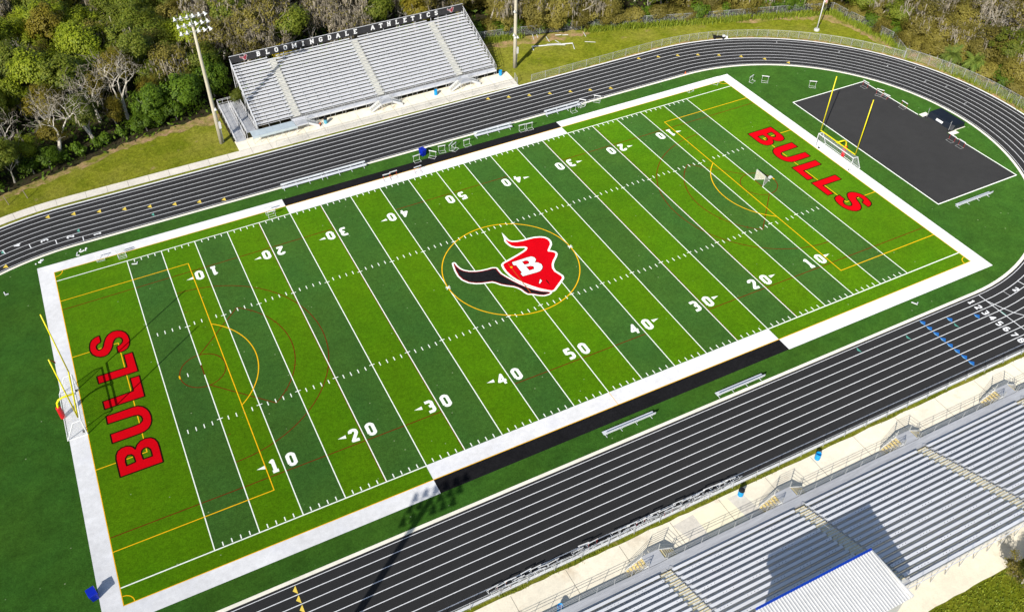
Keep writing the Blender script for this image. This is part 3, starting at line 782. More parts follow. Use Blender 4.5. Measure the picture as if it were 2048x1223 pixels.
# ------------------------------------------------------------------ bleachers
def bleacher(name, label, loc, rz, x0, x1, rows, aisles, aw, stand_x, far):
    """local frame: front edge of the walkway at y = 0, rows rise towards +y"""
    t = thing(name, label, 'bleachers', loc, rz)
    Z0, RISE, RUN, Y0 = 1.25, 0.25, 0.66, 0.95
    tread = 'alu_far' if far else 'alu_grey'
    m = MB()
    m.box(((stand_x[0] + stand_x[1]) / 2, Y0 / 2, Z0 - .03), (stand_x[1] - stand_x[0], Y0 - .02, .06))
    for k in range(3):
        m.box(((stand_x[0] + stand_x[1]) / 2, .25 + k * .42, Z0 + .008), (stand_x[1] - stand_x[0] - .1, .06, .012))
    m.box(((stand_x[0] + stand_x[1]) / 2, -.02, Z0 - .12), (stand_x[1] - stand_x[0], .04, .24))
    m.obj('walkway_deck', 'alu' if far else 'alu_grey', t)
    edges = [x0] + [e for a in aisles for e in (a - aw / 2, a + aw / 2)] + [x1]
    secs = [(edges[2 * i], edges[2 * i + 1]) for i in range(len(aisles) + 1)]
    for i in range(rows):
        y, z = Y0 + i * RUN, Z0 + (i + 0.0) * RISE
        m = MB()
        if i:
            for k in range(2):
                m.box(((x0 + x1) / 2, y - .07 + k * .29 + .14, z - .02), (x1 - x0, .27, .04))
        m.box(((x0 + x1) / 2, y + .49, z + (.005 if far else .035)), (x1 - x0, .02, .09 if far else .15))
        m.obj('footboard', tread, t)
        for a, b in secs:
            m = MB()
            m.box(((a + b) / 2, y + .36, z + .42), (b - a, .27, .045))
            m.obj('seat_bench', 'alu_seat', t)
    # aisle stairs
    for a in aisles:
        m, q = MB(), MB()
        for i in range(1, rows):
            y, z = Y0 + i * RUN, Z0 + i * RISE
            m.box((a, y + .02, z + .03), (aw - .1, .28, .05))
            m.box((a - .1, y - .24, z - RISE / 2 + .03), (aw - .3, .28, .12))
            q.box((a, y - .13, z + .045), (aw - .1, .05, .04))
            q.box((a - .1, y - .39, z - RISE / 2 + .085), (aw - .3, .05, .04))
        st = m.obj('aisle_stairs', 'alu_step', t)
        q.obj('step_nosing', 'alu_step' if far else 'nosing', st)
        if not far:
            m = MB()
            for k0, k1 in ((1, 8), (9, 17)):
                p = [(a + .35, Y0 + k * RUN, Z0 + k * RISE + (0.05 if e == 0 else .85)) for k, e in ((k0, 0), (k0, 1), (k1, 1), (k1, 0))]
                m.tube(p, .022, 5)
                km = (k0 + k1) // 2
                m.tube([(a + .35, Y0 + km * RUN, Z0 + km * RISE), (a + .35, Y0 + km * RUN, Z0 + km * RISE + .85)], .02, 5)
            m.obj('aisle_handrail', 'steel', t)
    # frame below
    m = MB()
    n = int((x1 - x0) / 1.83)
    yb, zb = Y0 + rows * RUN, Z0 + rows * RISE
    for k in range(n + 1):
        x = x0 + .1 + k * (x1 - x0 - .2) / n
        m.tube([(x, .1, Z0 - .25), (x, yb - .1, zb - .2)], .04, 4)
        for j in range(0, rows + 1, 6):
            y = Y0 + j * RUN - .3
            m.tube([(x, y, -.05), (x, y, Z0 + j * RISE - .25)], .045, 4)
        if k % 6 == 0 and far:
            m.tube([(x, Y0 + 5 * RUN, 0), (x, yb - .4, zb - 1)], .03, 4)
    m.obj('support_frame', 'steel', t)
    # front rail
    gaps = sorted((a - 1.15, a + 1.0) for a in aisles)
    run = []
    c = stand_x[0]
    for g0, g1 in gaps:
        run.append((c, g0)); c = g1
    run.append((c, stand_x[1]))
    m = MB()
    for a, b in run:
        if b - a < .6:
            continue
        n = max(1, round((b - a) / 1.95))
        for k in range(n + 1):
            x = a + (b - a) * k / n
            m.tube([(x, -.04, 0.0 if far else Z0 - .5), (x, -.04, Z0 + 1.0)], .024, 5)
        for h in (1.0, .52) if far else (1.0, .75, .45):
            m.tube([(a, -.04, Z0 + h), (b, -.04, Z0 + h)], .02, 5)
    m.obj('front_rail', 'steel', t)
    for sx in (x0 - .06, x1 + .06):
        m = MB()
        top = []
        for i in range(0, rows, 1):
            y, z = Y0 + i * RUN + .3, Z0 + i * RISE
            if i % 2 == 0:
                m.box((sx, y, z + .35), (.06, .09, 1.5))
        m.tube([(sx, Y0 + .1, Z0 + 1.2), (sx, yb, zb + 1.2)], .04, 6)
        m.tube([(sx, Y0 + .1, Z0 + .75), (sx, yb, zb + .75)], .025, 5)
        m.tube([(sx, Y0 + .1, Z0 + .3), (sx, yb, zb + .3)], .025, 5)
        m.tube([(sx, Y0 + .1, Z0 + 1.2), (sx, Y0 - .25, Z0 + .95), (sx, Y0 - .3, .0)], .035, 6)
        m.obj('side_rail', 'alu', t)
    # stairs up to the walkway, one landing per aisle
    for ai, a in enumerate(aisles):
        L0, L1 = a - 1.0, a + .95
        m = MB()
        m.box(((L0 + L1) / 2, -.66, Z0 - .03), (L1 - L0, 1.30, .06))
        for x in (L0 + .08, L1 - .08):
            for y in (-1.24, -.1):
                m.tube([(x, y, -.05), (x, y, Z0 - .06)], .04, 5)
        m.box(((L0 + L1) / 2, -1.33, Z0 - .1), (L1 - L0, .03, .2))
        ld = m.obj('stair_landing', 'alu_far' if far else 'alu_grey', t)
        m = MB()
        for h in (.22, .42, .62, .82, 1.04):
            m.tube([(L0, -1.3, Z0 + h), (L1, -1.3, Z0 + h)], .018, 5)
        for x in (L0, L1):
            m.tube([(x, -1.3, Z0), (x, -1.3, Z0 + 1.04)], .026, 5)
        m.obj('landing_rail', 'hinge', ld)
        for sd in (-1, 1):
            if far and ai == 0 and sd < 0:
                continue
            xs = L0 if sd < 0 else L1
            m, q, w = MB(), MB(), MB()
            n = 6
            for k in range(n):
                x = xs + sd * (.15 + k * .29)
                z = Z0 - (k + 1) * Z0 / (n + 1)
                m.box((x, -.70, z), (.30, 1.0, .04))
                q.box((x + sd * .13, -.70, z + .022), (.05, 1.0, .012))
            stp = m.obj('stair_flight', 'alu_step' if far else 'nosing', t)
            q.obj('tread_edge', 'alu_grey', stp)
            xe = xs + sd * n * .30
            for y in (-1.24, -.16):
                w = MB()
                w.hexa([(xs, y - .02, Z0 - .32), (xe, y - .02, -.05), (xe, y + .02, -.05), (xs, y + .02, Z0 - .32)],
                       [(xs, y - .02, Z0 + .12), (xe, y - .02, .36), (xe, y + .02, .36), (xs, y + .02, Z0 + .12)])
                w.obj('stringer', 'white', stp)
            for y in (-1.26, -.14):
                r = MB()
                for h in (.95, .66, .38):
                    r.tube([(xs, y, Z0 + h), (xe, y, h - .02)], .018, 5)
                r.tube([(xe, y, -.05), (xe, y, .93)], .024, 5)
                r.tube([(xs, y, Z0 - .1), (xs, y, Z0 + .95)], .024, 5)
                r.obj('stair_handrail', 'hinge', t)
    return t, Y0 + rows * RUN, Z0 + rows * RISE

fb, fyb, fzb = bleacher('bleachers', 'aluminium bleachers with a black lettered back panel in front of the wood', (0, 45.6, 0), 0, -21.2, 20.9, 19, [-14.45, .05, 14.5], 1.5, (-15.6, 20.9), True)
# back panel with lettering
PZ0, PZ1, PY = 6.32, 7.55, 13.55
m = MB()
m.box((-.15, PY + .06, (PZ0 + PZ1) / 2), (42.2, .05, PZ1 - PZ0))
bp = m.obj('back_panel', 'panel_black', fb)
m = MB()
m.tube([(-21.3, PY + .06, PZ1 + .03), (21.0, PY + .06, PZ1 + .03)], .04, 6)
for k in range(15):
    m.tube([(-21.2 + k * 3.0, PY + .16, .0), (-21.2 + k * 3.0, PY + .16, PZ1)], .045, 5)
m.obj('panel_frame', 'alu', bp)
def up(x, z):
    return (x, PY + .028, z)
for x0_, step, word in ((-16.45, 1.55, "BLOOMINGDALE"), (3.82, 1.5, "ATHLETICS")):
    for i, ch in enumerate(word):
        paint('letter', glyph(ch, x0_ + step * i, 6.98, .98, .82, .19), 'sign_white', 0, bp, kind=None, xf=up)
for ex in (-18.95, 18.58):
    sc = .088
    e = lambda P: [(ex + x * sc, 7.0 + (y + .3) * sc * .95) for x, y in P]
    paint('panel_emblem_edge', [e(HEAD), e(HORN)] + stroke(e(HEAD), .07, True) + stroke(e(HORN), .07, True), 'sign_white', 0, bp, kind=None, xf=lambda x, z: (x, PY + .028, z))
    paint('panel_emblem', [e(HEAD), [(x, y) for x, y in e(HORN)]], 'sign_red', 0, bp, kind=None, xf=lambda x, z: (x, PY + .022, z))
# pale blue viewing deck and ramp at the left end
m = MB()
for k in range(6):
    m.box((-22.0 + k * 1.18, -.42, 1.22), (1.16, 1.72, .06))
m.box((-18.95, -1.30, 1.05), (7.3, .05, .42))
dk = m.obj('viewing_deck', 'ada', fb)
m = MB()
for k in range(7):
    m.tube([(-22.5 + k * 1.15, -1.3, -.05), (-22.5 + k * 1.15, -1.3, 1.2)], .035, 5)
m.obj('deck_post', 'steel', dk)
m = MB()
def ramp(xa, xb, ya, za, yb, zb):
    n = 8
    for k in range(n):
        t0, t1 = k / n, (k + 1) / n - .008
        p = lambda x, t, dz: (x, ya + (yb - ya) * t, za + (zb - za) * t + dz)
        m.hexa([p(xa, t0, -.06), p(xb, t0, -.06), p(xb, t1, -.06), p(xa, t1, -.06)], [p(xa, t0, 0), p(xb, t0, 0), p(xb, t1, 0), p(xa, t1, 0)])
ramp(-25.0, -23.45, .3, .05, 10.2, .62)
ramp(-23.1, -21.55, .4, 1.22, 10.2, .62)
m.box((-23.3, 10.95, .59), (3.5, 1.5, .06))
rp = m.obj('access_ramp', 'alu_grey', fb)
m = MB()
for x, za, zb in ((-25.05, .05, .62), (-23.42, .05, .62), (-23.14, 1.22, .62), (-21.5, 1.22, .62)):
    y1 = 11.6 if x in (-25.05, -21.5) else 10.2
    ze = zb
    for h in (1.05, .85, .3):
        m.tube([(x, .3, za + h), (x, 10.2, zb + h), (x, y1, zb + h)], .025, 5)
    for k in range(7):
        tt = k / 6
        m.tube([(x, .3 + 9.9 * tt, -.05), (x, .3 + 9.9 * tt, za + (zb - za) * tt + 1.05)], .025, 5)
    for k in range(34):
        tt = k / 33
        m.tube([(x, .3 + 9.9 * tt, za + (zb - za) * tt + .08), (x, .3 + 9.9 * tt, za + (zb - za) * tt + .85)], .009, 3)
for h in (1.05, .85, .3):
    m.tube([(-25.05, 11.6, .62 + h), (-21.5, 11.6, .62 + h)], .025, 5)
for k in range(5):
    m.tube([(-25.05 + k * .89, 11.6, -.05), (-25.05 + k * .89, 11.6, 1.67)], .025, 5)
m.obj('ramp_rail', 'alu', rp)

nb, nyb, nzb = bleacher('bleachers', 'long aluminium bleachers with yellow stairs and a press box, along the near straight', (0, -45.6, 0), pi, -52.0, 30.0, 19, [-39.2, -24.45, -8.1, 7.95], 1.45, (-52.0, 30.0), False)
m = MB()
for i in range(1, 19, 2):
    y, z = .95 + i * .66, 1.25 + i * .25
    for x0_ in range(-50, 30, 3):
        for k in range(4):
            m.box((x0_ + k * .38 + (i * .7) % 2.4, y + .37, z + .4435), (.07, .05, .004))
for i in range(15, 19):
    y, z = .95 + i * .66, 1.25 + i * .25
    for k in range(40):
        m.box((-50 + k * 2.05 + (i % 3) * .6, y + .20, z + .41), (.55, .06, .02))
sn = m.obj('seat_number', 'bolt', nb)
m = MB()
m.box((-11, 13.70, 6.02), (82, .06, .16))
m.tube([(-52, 13.75, 7.0), (30, 13.75, 7.0)], .03, 5)
for k in range(28):
    m.tube([(-52 + k * 3.03, 13.75, 5.9), (-52 + k * 3.03, 13.75, 7.0)], .025, 5)
m.obj('back_rail', 'alu', nb)

# press box on the rear rows
pb = thing('press_box', 'press box with a white ribbed roof and a blue fascia on the near bleachers', 'press box', (0, 0, 0))
RX0, RX1, RYF, RYB, RZF, RZB = -6.45, 5.97, -55.95, -60.7, 9.1, 8.58
m = MB()
m.box(((RX0 + RX1) / 2, -58.55, 7.0), (RX1 - RX0 - .9, 4.0, 3.2))
wl = m.obj('wall', 'wall', pb)
m = MB()
for k in range(5):
    m.box((RX0 + 1.7 + k * 2.3, -56.53, 7.55), (1.9, .06, 1.1))
m.obj('window', 'glass', wl)
m = MB()
nr = 42
def rz_(y, dz=0):
    return RZF + (RZB - RZF) * (y - RYF) / (RYB - RYF) + dz
m.hexa([(RX0, RYB, rz_(RYB, -.08)), (RX1, RYB, rz_(RYB, -.08)), (RX1, RYF - .1, rz_(RYF, -.08)), (RX0, RYF - .1, rz_(RYF, -.08))],
       [(RX0, RYB, rz_(RYB)), (RX1, RYB, rz_(RYB)), (RX1, RYF - .1, rz_(RYF)), (RX0, RYF - .1, rz_(RYF))])
for k in range(nr):
    x = RX0 + .15 + k * (RX1 - RX0 - .3) / (nr - 1)
    m.hexa([(x - .055, RYB - .02, rz_(RYB)), (x + .055, RYB - .02, rz_(RYB)), (x + .055, RYF - .1, rz_(RYF)), (x - .055, RYF - .1, rz_(RYF))],
           [(x - .025, RYB - .02, rz_(RYB, .06)), (x + .025, RYB - .02, rz_(RYB, .06)), (x + .025, RYF - .1, rz_(RYF, .06)), (x - .025, RYF - .1, rz_(RYF, .06))])
m.box((RX1 + .04, (RYF + RYB) / 2 - .05, 8.82), (.10, RYF - RYB, .36))
m.box((RX0 - .04, (RYF + RYB) / 2 - .05, 8.82), (.10, RYF - RYB, .36))
m.obj('roof', 'roof', pb)
m = MB()
m.box(((RX0 + RX1) / 2, RYF + .0, RZF - .07), (RX1 - RX0, .20, .26))
m.obj('fascia', 'trim_blue', pb)
m = MB()
for x in (RX0 + .5, (RX0 + RX1) / 2, RX1 - .5):
    for y in (-56.6, -60.4):
        m.tube([(x, y, 0), (x, y, 5.5)], .09, 6)
m.obj('post', 'steel', pb)

# ------------------------------------------------------------------ light poles
def light_pole(loc, label, box, horns=()):
    t = thing('light_pole', label, 'light pole', loc, group='floodlight poles around the track')
    m = MB()
    m.tube([(0, 0, -.1), (0, 0, 6), (0, 0, 13), (0, 0, 19.8)], [.34, .30, .25, .19], 12)
    m.obj('shaft', 'pole', t, smooth=True)
    m = MB()
    m.tube([(0, -.1, 18.4), (0, -.1, 21.4)], .07, 6)
    rows = ((21.2, -2.35, 2.15), (20.05, -2.1, 2.3), (18.9, -1.95, 2.4))
    for z, a, b in rows:
        m.tube([(a, -.15, z), (b, -.15, z)], .045, 5)
    for s in (-1, 1):
        m.tube([(0, -.1, 18.5), (s * 1.5, -.15, 20.05)], .03, 4)
        m.tube([(s * 2.0, -.15, 18.9), (s * 2.0, -.15, 21.2)], .03, 4)
    m.obj('crossarm', 'steel', t)
    fl = MB()
    prof = ((0.05, .36), (.13, .34), (.15, .12), (.17, .0), (.29, -.12), (.31, -.2))
    n = 12
    R_ = Matrix.Rotation(radians(-38), 3, 'X')
    base = []
    for r, z in prof:
        for k in range(n):
            w = 2 * pi * k / n
            base.append(R_ @ Vector((r * cos(w), r * sin(w), z)))
    F = [(i * n + k, i * n + (k + 1) % n, (i + 1) * n + (k + 1) % n, (i + 1) * n + k) for i in range(len(prof) - 1) for k in range(n)]
    fl.v = [tuple(v) for v in base]
    fl.f = F + [tuple(reversed(range(n)))]
    rf = MB()
    rf.v = [tuple(R_ @ Vector((.30 * cos(2 * pi * k / n), .30 * sin(2 * pi * k / n), -.17))) for k in range(n)]
    rf.f = [tuple(range(n))]
    first = None
    for ri, (z, a, b) in enumerate(rows):
        for k in range(6):
            if ri == 2 and k == 2:
                continue
            x = a + .1 + (b - a - .2) * k / 5
            if first is None:
                first = fl.obj('floodlight', 'lamp', t, smooth=True)
                g = rf.obj('reflector', 'lamp_in', first)
                o = first
            else:
                o = first.copy()
                COL.objects.link(o)
                o.parent = t
                g2 = g.copy()
                COL.objects.link(g2)
                g2.parent = o
            o.location = (x, -.32, z)
            o.rotation_euler = (rnd.uniform(-.12, .12), rnd.uniform(-.1, .1), rnd.uniform(-.5, .3) + (.55 if x > .3 else 0))
    if box:
        m = MB()
        m.box((.34, -.18, 3.2), (.36, .3, 1.15))
        m.tube([(.36, -.1, 2.7), (.33, -.08, 0)], .05, 6)
        m.obj('electrical_box', 'white_dull', t)
    for hx, hz in horns:
        m = MB()
        m.lathe((hx, -.36, hz), ((.05, .2), (.09, .05), (.22, -.16), (.25, -.18)), 10)
        m.box((hx * .5, -.2, hz), (abs(hx) + .05, .08, .08))
        m.obj('loudspeaker', 'white_dull', t)
    return t
light_pole((-27.1, 47.05, 0), 'tall buff floodlight pole carrying three rows of white lamps beside the ramp', True, ((.25, 6.2),))
light_pole((25.27, 47.05, 0), 'tall buff floodlight pole with loudspeakers on the grass right of the far bleachers', True, ((-.45, 6.4), (-.2, 5.9), (.3, 5.8), (-.4, 10.6)))
lp = light_pole((-48.7, -47.0, 0), 'tall buff floodlight pole whose shadow crosses the near straight', True)
lp.scale = (1.35, 1.35, 1.0)

# flagpole
t = thing('flagpole', 'white flagpole with a striped flag on the grass behind the right bend', 'flagpole', (81.6, 33.55, 0))
m = MB()
m.tube([(0, 0, 0), (0, 0, 8.5)], [.12, .07], 10)
m.obj('pole', 'pole_white', t, smooth=True)
m = MB()
m.lathe((0, 0, -.1), ((.5, 0), (.5, .28), (.42, .34)), 12)
m.obj('footing', 'white_dull', t)
def wav(u, v):
    return (.1 + .55 * u, .16 * sin(u * 7) + .05 * v - .25 * u, 7.6 - 2.2 * v - .25 * u)
for nm_, mt, rng in (('red_stripe', 'red', range(0, 8, 2)), ('white_stripe', 'white', range(1, 8, 2))):
    m = MB()
    for k in rng:
        for j in range(8):
            m.quad(wav(k / 8, j / 8), wav((k + 1) / 8, j / 8), wav((k + 1) / 8, (j + 1) / 8), wav(k / 8, (j + 1) / 8))
    m.obj('flag_' + nm_, mt, t)

# ------------------------------------------------------------------ fences
def uvstrip(m, pts, z0, z1):
    if m.uv is None:
        m.uv = []
    d = 0
    for (a, b) in zip(pts[:-1], pts[1:]):
        l = hypot(b[0] - a[0], b[1] - a[1])
        n = len(m.v)
        m.v += [(a[0], a[1], z0), (b[0], b[1], z0), (b[0], b[1], z1), (a[0], a[1], z1)]
        m.f.append((n, n + 1, n + 2, n + 3))
        m.uv += [(d, 0), (d + l, 0), (d + l, z1 - z0), (d, z1 - z0)]
        d += l

def resample(pts, step):
    out = [pts[0]]
    for a, b in zip(pts[:-1], pts[1:]):
        l = hypot(b[0] - a[0], b[1] - a[1])
        n = max(1, round(l / step))
        for k in range(1, n + 1):
            out.append((a[0] + (b[0] - a[0]) * k / n, a[1] + (b[1] - a[1]) * k / n))
    return out

def fence(label, pts, h, step=3.0, r=.035, rail='steel'):
    t = thing('chain_link_fence', label, 'fence', (pts[0][0], pts[0][1], 0))
    P = [(x - pts[0][0], y - pts[0][1]) for x, y in resample(pts, step)]
    m = MB()
    uvstrip(m, P, .02, h)
    m.obj('wire_mesh', 'chain', t)
    m = MB()
    m.tube([(x, y, h) for x, y in P], .026, 5)
    m.obj('top_rail', rail, t)
    g = MB()
    g.tube([(0, 0, -.1), (0, 0, h + .05)], r, 6)
    o = None
    for x, y in P[:100]:
        if o is None:
            o = g.obj('post', rail, t)
            q = o
        else:
            q = o.copy()
            COL.objects.link(q)
            q.parent = t
        q.location = (x, y, 0)
    return t
fence('low chain link fence following the right bend outside the track', [(25.5, 41.35), (50.4, 41.7)] + arc(50.4, 0, 41.7, 87, 26, 24), 1.25, 2.9)
fence('taller chain link fence between the right bend and the wood', arc(50.4, 0, 42.0, 26, -14, 14), 1.7, 3.0)
fence('chain link boundary fence behind the far grass in front of the wood', [(21.5, 59.2), (31.8, 56.9), (42, 54.2), (54.8, 50.0), (61.2, 47.6), (72.7, 43.9), (79, 41.9), (89.5, 38.2), (89.6, 34.7), (90.3, 29), (90.6, 24.0), (88.2, 18.6)], 1.7, 3.1)
fence('thin chain link fence between the far bleachers walk and the track', [(-19.6, 41.85), (22.9, 41.75)], 1.15, 4.2, .02, 'hinge')
fence('chain link fence between the near straight and the spectator walk', [(-62, -41.2), (62, -41.2)], 1.15, 3.0)
fence('short gate section of chain link at the end of the far walk', [(22.9, 41.6), (23.3, 43.3)], 1.2, 1.7)

# ------------------------------------------------------------------ goals
def goalpost(loc, rz, label):
    t = thing('goalpost', label, 'goalpost', loc, rz, 'football goalposts')
    # local: crossbar along y at x = 0, the post stands at -x
    m = MB()
    m.tube([(-2.0, 0, 0), (-2.0, 0, 1.9), (-1.9, 0, 2.45), (-1.6, 0, 2.85), (-1.15, 0, 3.03), (0, 0, 3.05)], .12, 10)
    m.obj('gooseneck', 'yellow', t, smooth=True)
    m = MB()
    m.tube([(0, -3.66, 3.05), (0, 3.66, 3.05)], .09, 8)
    m.box((0, 0, 3.05), (.2, .5, .22))
    m.obj('crossbar', 'yellow', t, smooth=False)
    for y in (-3.66, 3.66):
        rib = (y < 0) == (rz == 0)
        m = MB()
        m.tube([(0, y, 2.98), (0, y, 12.2)], .075, 8)
        u = m.obj('upright', 'yellow', t, smooth=True)
        m = MB()
        m.poly([(.08, y, 12.1), (.12, y + .05, 12.1), (.42, y + .22, 11.5), (.44, y + .12, 11.2)])
        if rib:
            m.obj('ribbon', 'red', u)
    m = MB()
    m.lathe((-2.0, 0, 0), ((.27, 0), (.29, .05), (.29, 1.75), (.25, 1.8)), 14)
    m.obj('pad', 'red_pad', t, smooth=False)
goalpost((-55.03, -.05, 0), 0, 'yellow football goalpost with a red padded base at the left end zone')
goalpost((55.05, -.08, 0), pi, 'yellow football goalpost in front of the black jump apron')

def soccer_goal(loc, rz, label):
    t = thing('soccer_goal', label, 'soccer goal', loc, rz, 'portable soccer goals')
    # mouth at x = 0, net behind at -x
    H, HW, DT, DB = 2.44, 3.7, .85, 2.1
    m = MB()
    m.tube([(0, -HW, 0), (0, -HW, H), (0, HW, H), (0, HW, 0)], .08, 8)
    for y in (-HW, HW):
        m.tube([(0, y, H), (-DT, y, H - .02), (-DB, y, .05), (0, y, .05)], .065, 6)
    m.tube([(-DB, -HW, .05), (-DB, HW, .05)], .045, 6)
    m.obj('goal_frame', 'white', t)
    m = MB()
    m.uv = []
    def q(a, b, c, d, w, h):
        n = len(m.v)
        m.v += [a, b, c, d]
        m.f.append((n, n + 1, n + 2, n + 3))
        m.uv += [(0, 0), (w, 0), (w, h), (0, h)]
    q((0, -HW, H), (0, HW, H), (-DT, HW, H - .02), (-DT, -HW, H - .02), 7.4, DT)
    q((-DT, -HW, H - .02), (-DT, HW, H - .02), (-DB, HW, .05), (-DB, -HW, .05), 7.4, 2.7)
    for y in (-HW, HW):
        n = len(m.v)
        pp = [(0, y, .05), (0, y, H), (-DT, y, H - .02), (-DB, y, .05)]
        m.v += pp
        m.f.append((n, n + 1, n + 2, n + 3))
        m.uv += [(p[0], p[2]) for p in pp]
    m.obj('net', 'net', t)
    m = MB()
    for y in (-HW + .4, HW - .4):
        m.tube([(-.3, y, .12), (-.3, y + .22, .12)], .13, 8)
    m.obj('wheel', 'black', t)
soccer_goal((-54.9, -.05, 0), 0, 'white portable soccer goal under the left goalpost')
soccer_goal((54.95, .0, 0), pi, 'white portable soccer goal under the right goalpost')

t = thing('lacrosse_goal', 'small pyramid lacrosse goal with a cream net on the right half of the field', 'lacrosse goal', (41.25, .15, 0))
m = MB()
m.tube([(0, -.95, 0), (0, -.95, 1.83), (0, .95, 1.83), (0, .95, 0)], .04, 6)
m.tube([(0, -.95, .03), (2.0, 0, .03), (0, .95, .03)], .035, 6)
m.obj('goal_frame', 'white_dull', t)
m = MB()
m.uv = []
for a, b, c in (((0, -.95, 1.83), (0, .95, 1.83), (2.0, 0, .05)), ((0, -.95, .05), (0, -.95, 1.83), (2.0, 0, .05)), ((0, .95, 1.83), (0, .95, .05), (2.0, 0, .05))):
    n = len(m.v)
    m.v += [a, b, c]
    m.f.append((n, n + 1, n + 2))
    m.uv += [(0, 0), (1.9, 0), (.9, 2.4)]
m.obj('net', 'net_cream', t)
m = MB()
m.box((2.05, .1, .25), (.5, .14, .5))
m.box((2.1, -.1, .52), (.22, .5, .06))
m.obj('ball_bag', 'white', t)

# ------------------------------------------------------------------ team benches
def make_bench(loc, rz, label):
    t = thing('team_bench', label, 'bench', loc, rz, 'aluminium team benches with backrests')
    L = 6.6
    m = MB()
    for y in (-.13, .13):
        m.box((0, y, .45), (L, .235, .045))
    m.obj('seat', 'bench', t)
    m = MB()
    m.box((0, .36, .80), (L, .05, .27))
    m.obj('backrest', 'bench', t)
    for k in range(4):
        x = -L / 2 + .35 + k * (L - .7) / 3
        m = MB()
        m.tube([(x, -.32, .02), (x, .38, .02)], .035, 5)
        m.tube([(x, 0, .02), (x, 0, .43)], .04, 5)
        m.tube([(x, 0, .36), (x, .30, .45), (x, .33, .92)], .03, 5)
        m.obj('leg', 'bench', t)
    return t
b0 = make_bench((-18.95, 30.35, 0), 0, 'left one of two team benches set end to end by the far straight')
dup(b0, (-12.3, 30.37, 0), 0, 'right one of two team benches set end to end by the far straight')
dup(b0, (12.4, 29.85, 0), -.02, 'team bench by the far straight between single hurdles')
dup(b0, (25.4, 30.4, 0), .01, 'team bench by the far straight with tipped hurdles piled at its end')
dup(b0, (-.65, -29.45, 0), pi, 'team bench beside the near straight below the 50 yard line')
dup(b0, (13.8, -30.4, 0), pi, 'team bench beside the near straight, right one of two')
dup(b0, (65.5, -17.1, 0), pi, 'team bench alone on the turf below the black jump apron')

# ------------------------------------------------------------------ hurdles
def make_hurdle(frame, board_m, legs_m):
    t = thing('hurdle', '', 'hurdle', (0, 0, 0))
    m = MB()
    for x in (-.52, .52):
        m.tube([(x, -.62, .04), (x, .05, .04)], .024, 5)
    m.tube([(-.52, -.60, .035), (.52, -.60, .035)], .022, 5)
    m.tube([(-.52, .0, .035), (.52, .0, .035)], .02, 5)
    m.obj('base', frame, t)
    m = MB()
    for x in (-.50, .50):
        m.tube([(x, 0, .03), (x, 0, 1.0)], .02, 5)
    m.obj('upright', legs_m, t)
    m = MB()
    m.box((0, -.03, .97), (1.22, .08, .12))
    m.box((0, -.075, .97), (1.16, .012, .09))
    m.obj('board', board_m, t)
    return t
h0 = make_hurdle('white', 'white', 'white')
h1 = make_hurdle('hinge', 'white', 'red')
used = [False, False]
def hurdle(x, y, deg, label, kind=0, tip=None, group='hurdles standing about the field', sc=None):
    p = (h0, h1)[kind]
    rot = (tip[0], tip[1], radians(deg)) if tip else (0, 0, radians(deg))
    z = tip[2] if tip else 0
    if not used[kind]:
        used[kind] = True
        p.location, p.rotation_euler = (x, y, z), rot
        p['label'], p['group'] = label, group
        return p
    return dup(p, (x, y, z), 0, label, group, rot=rot, scale=sc)
TIP = (-pi / 2, 0, .05)
G2 = 'hurdles on the black jump apron'
hurdle(74.75, 13.9, -86, 'hurdle at the far corner of the black jump apron', 1, None, G2)
hurdle(75.0, 10.9, -62, 'turned hurdle between the apron corner and the lone white hurdle', 1, None, G2)
hurdle(74.6, 9.6, -80, 'tipped red legged hurdle lying on the far side of the jump apron', 1, (-1.2, 0, .1), G2)
hurdle(75.6, 6.1, -90, 'hurdle nearest the left end of the high jump mat', 1, None, G2)
hurdle(74.9, -4.5, -90, 'red legged hurdle just below the high jump mat, nearer the mat', 1, None, G2)
hurdle(74.95, -6.3, -90, 'red legged hurdle below the high jump mat, farther from it', 1, None, G2)
hurdle(58.9, 24.2, 20, 'angled hurdle behind the far right corner of the field', 0)
hurdle(61.0, 23.1, -42, 'hurdle with a broad white board right of the angled one by the field corner', 0)
hurdle(67.0, 18.1, -38, 'lone hurdle on the turf left of the black jump apron', 0)
hurdle(-1.5, 28.4, 4, 'hurdle standing left of the blue wheeled bin', 0)
hurdle(1.2, 28.3, -45, 'turned hurdle just right of the blue wheeled bin', 0)
hurdle(3.0, 29.0, -8, 'hurdle between the turned hurdle and the pair standing crosswise', 0)
hurdle(4.5, 28.9, 38, 'first of two hurdles nested crosswise by the far straight', 0)
hurdle(4.9, 28.6, 30, 'second of two hurdles nested crosswise by the far straight', 0)
hurdle(7.2, 28.8, 2, 'hurdle just left of the second far team bench', 0)
hurdle(-7.4, 25.9, 0, 'left one of two hurdles side by side on the white far sideline', 1)
hurdle(-6.25, 26.1, 2, 'right one of two hurdles side by side on the white far sideline', 1)
hurdle(-2.5, 25.6, 4, 'lone hurdle on the white far sideline near midfield', 1)
hurdle(16.9, 28.6, -2, 'left one of two hurdles side by side by the black far team box', 0)
hurdle(18.15, 28.5, -2, 'right one of two hurdles side by side by the black far team box', 0)
hurdle(27.0, 29.75, 6, 'hurdle in front of the rightmost far bench', 0)
hurdle(29.4, 30.8, -45, 'turned hurdle at the right end of the rightmost far bench', 0)
hurdle(29.0, 29.9, 12, 'low tipped hurdle beside the end of the rightmost far bench', 0, (-1.3, 0, .1))
hurdle(32.2, 30.7, -42, 'outermost turned hurdle of the pile by the far kerb', 0)
hurdle(-48.85, 25.85, 0, 'low hurdle on the far sideline near the left corner', 0, (-.9, 0, .05))
hurdle(-46.1, 25.8, 2, 'front one of two nested hurdles on the far sideline by the left goal line', 0)
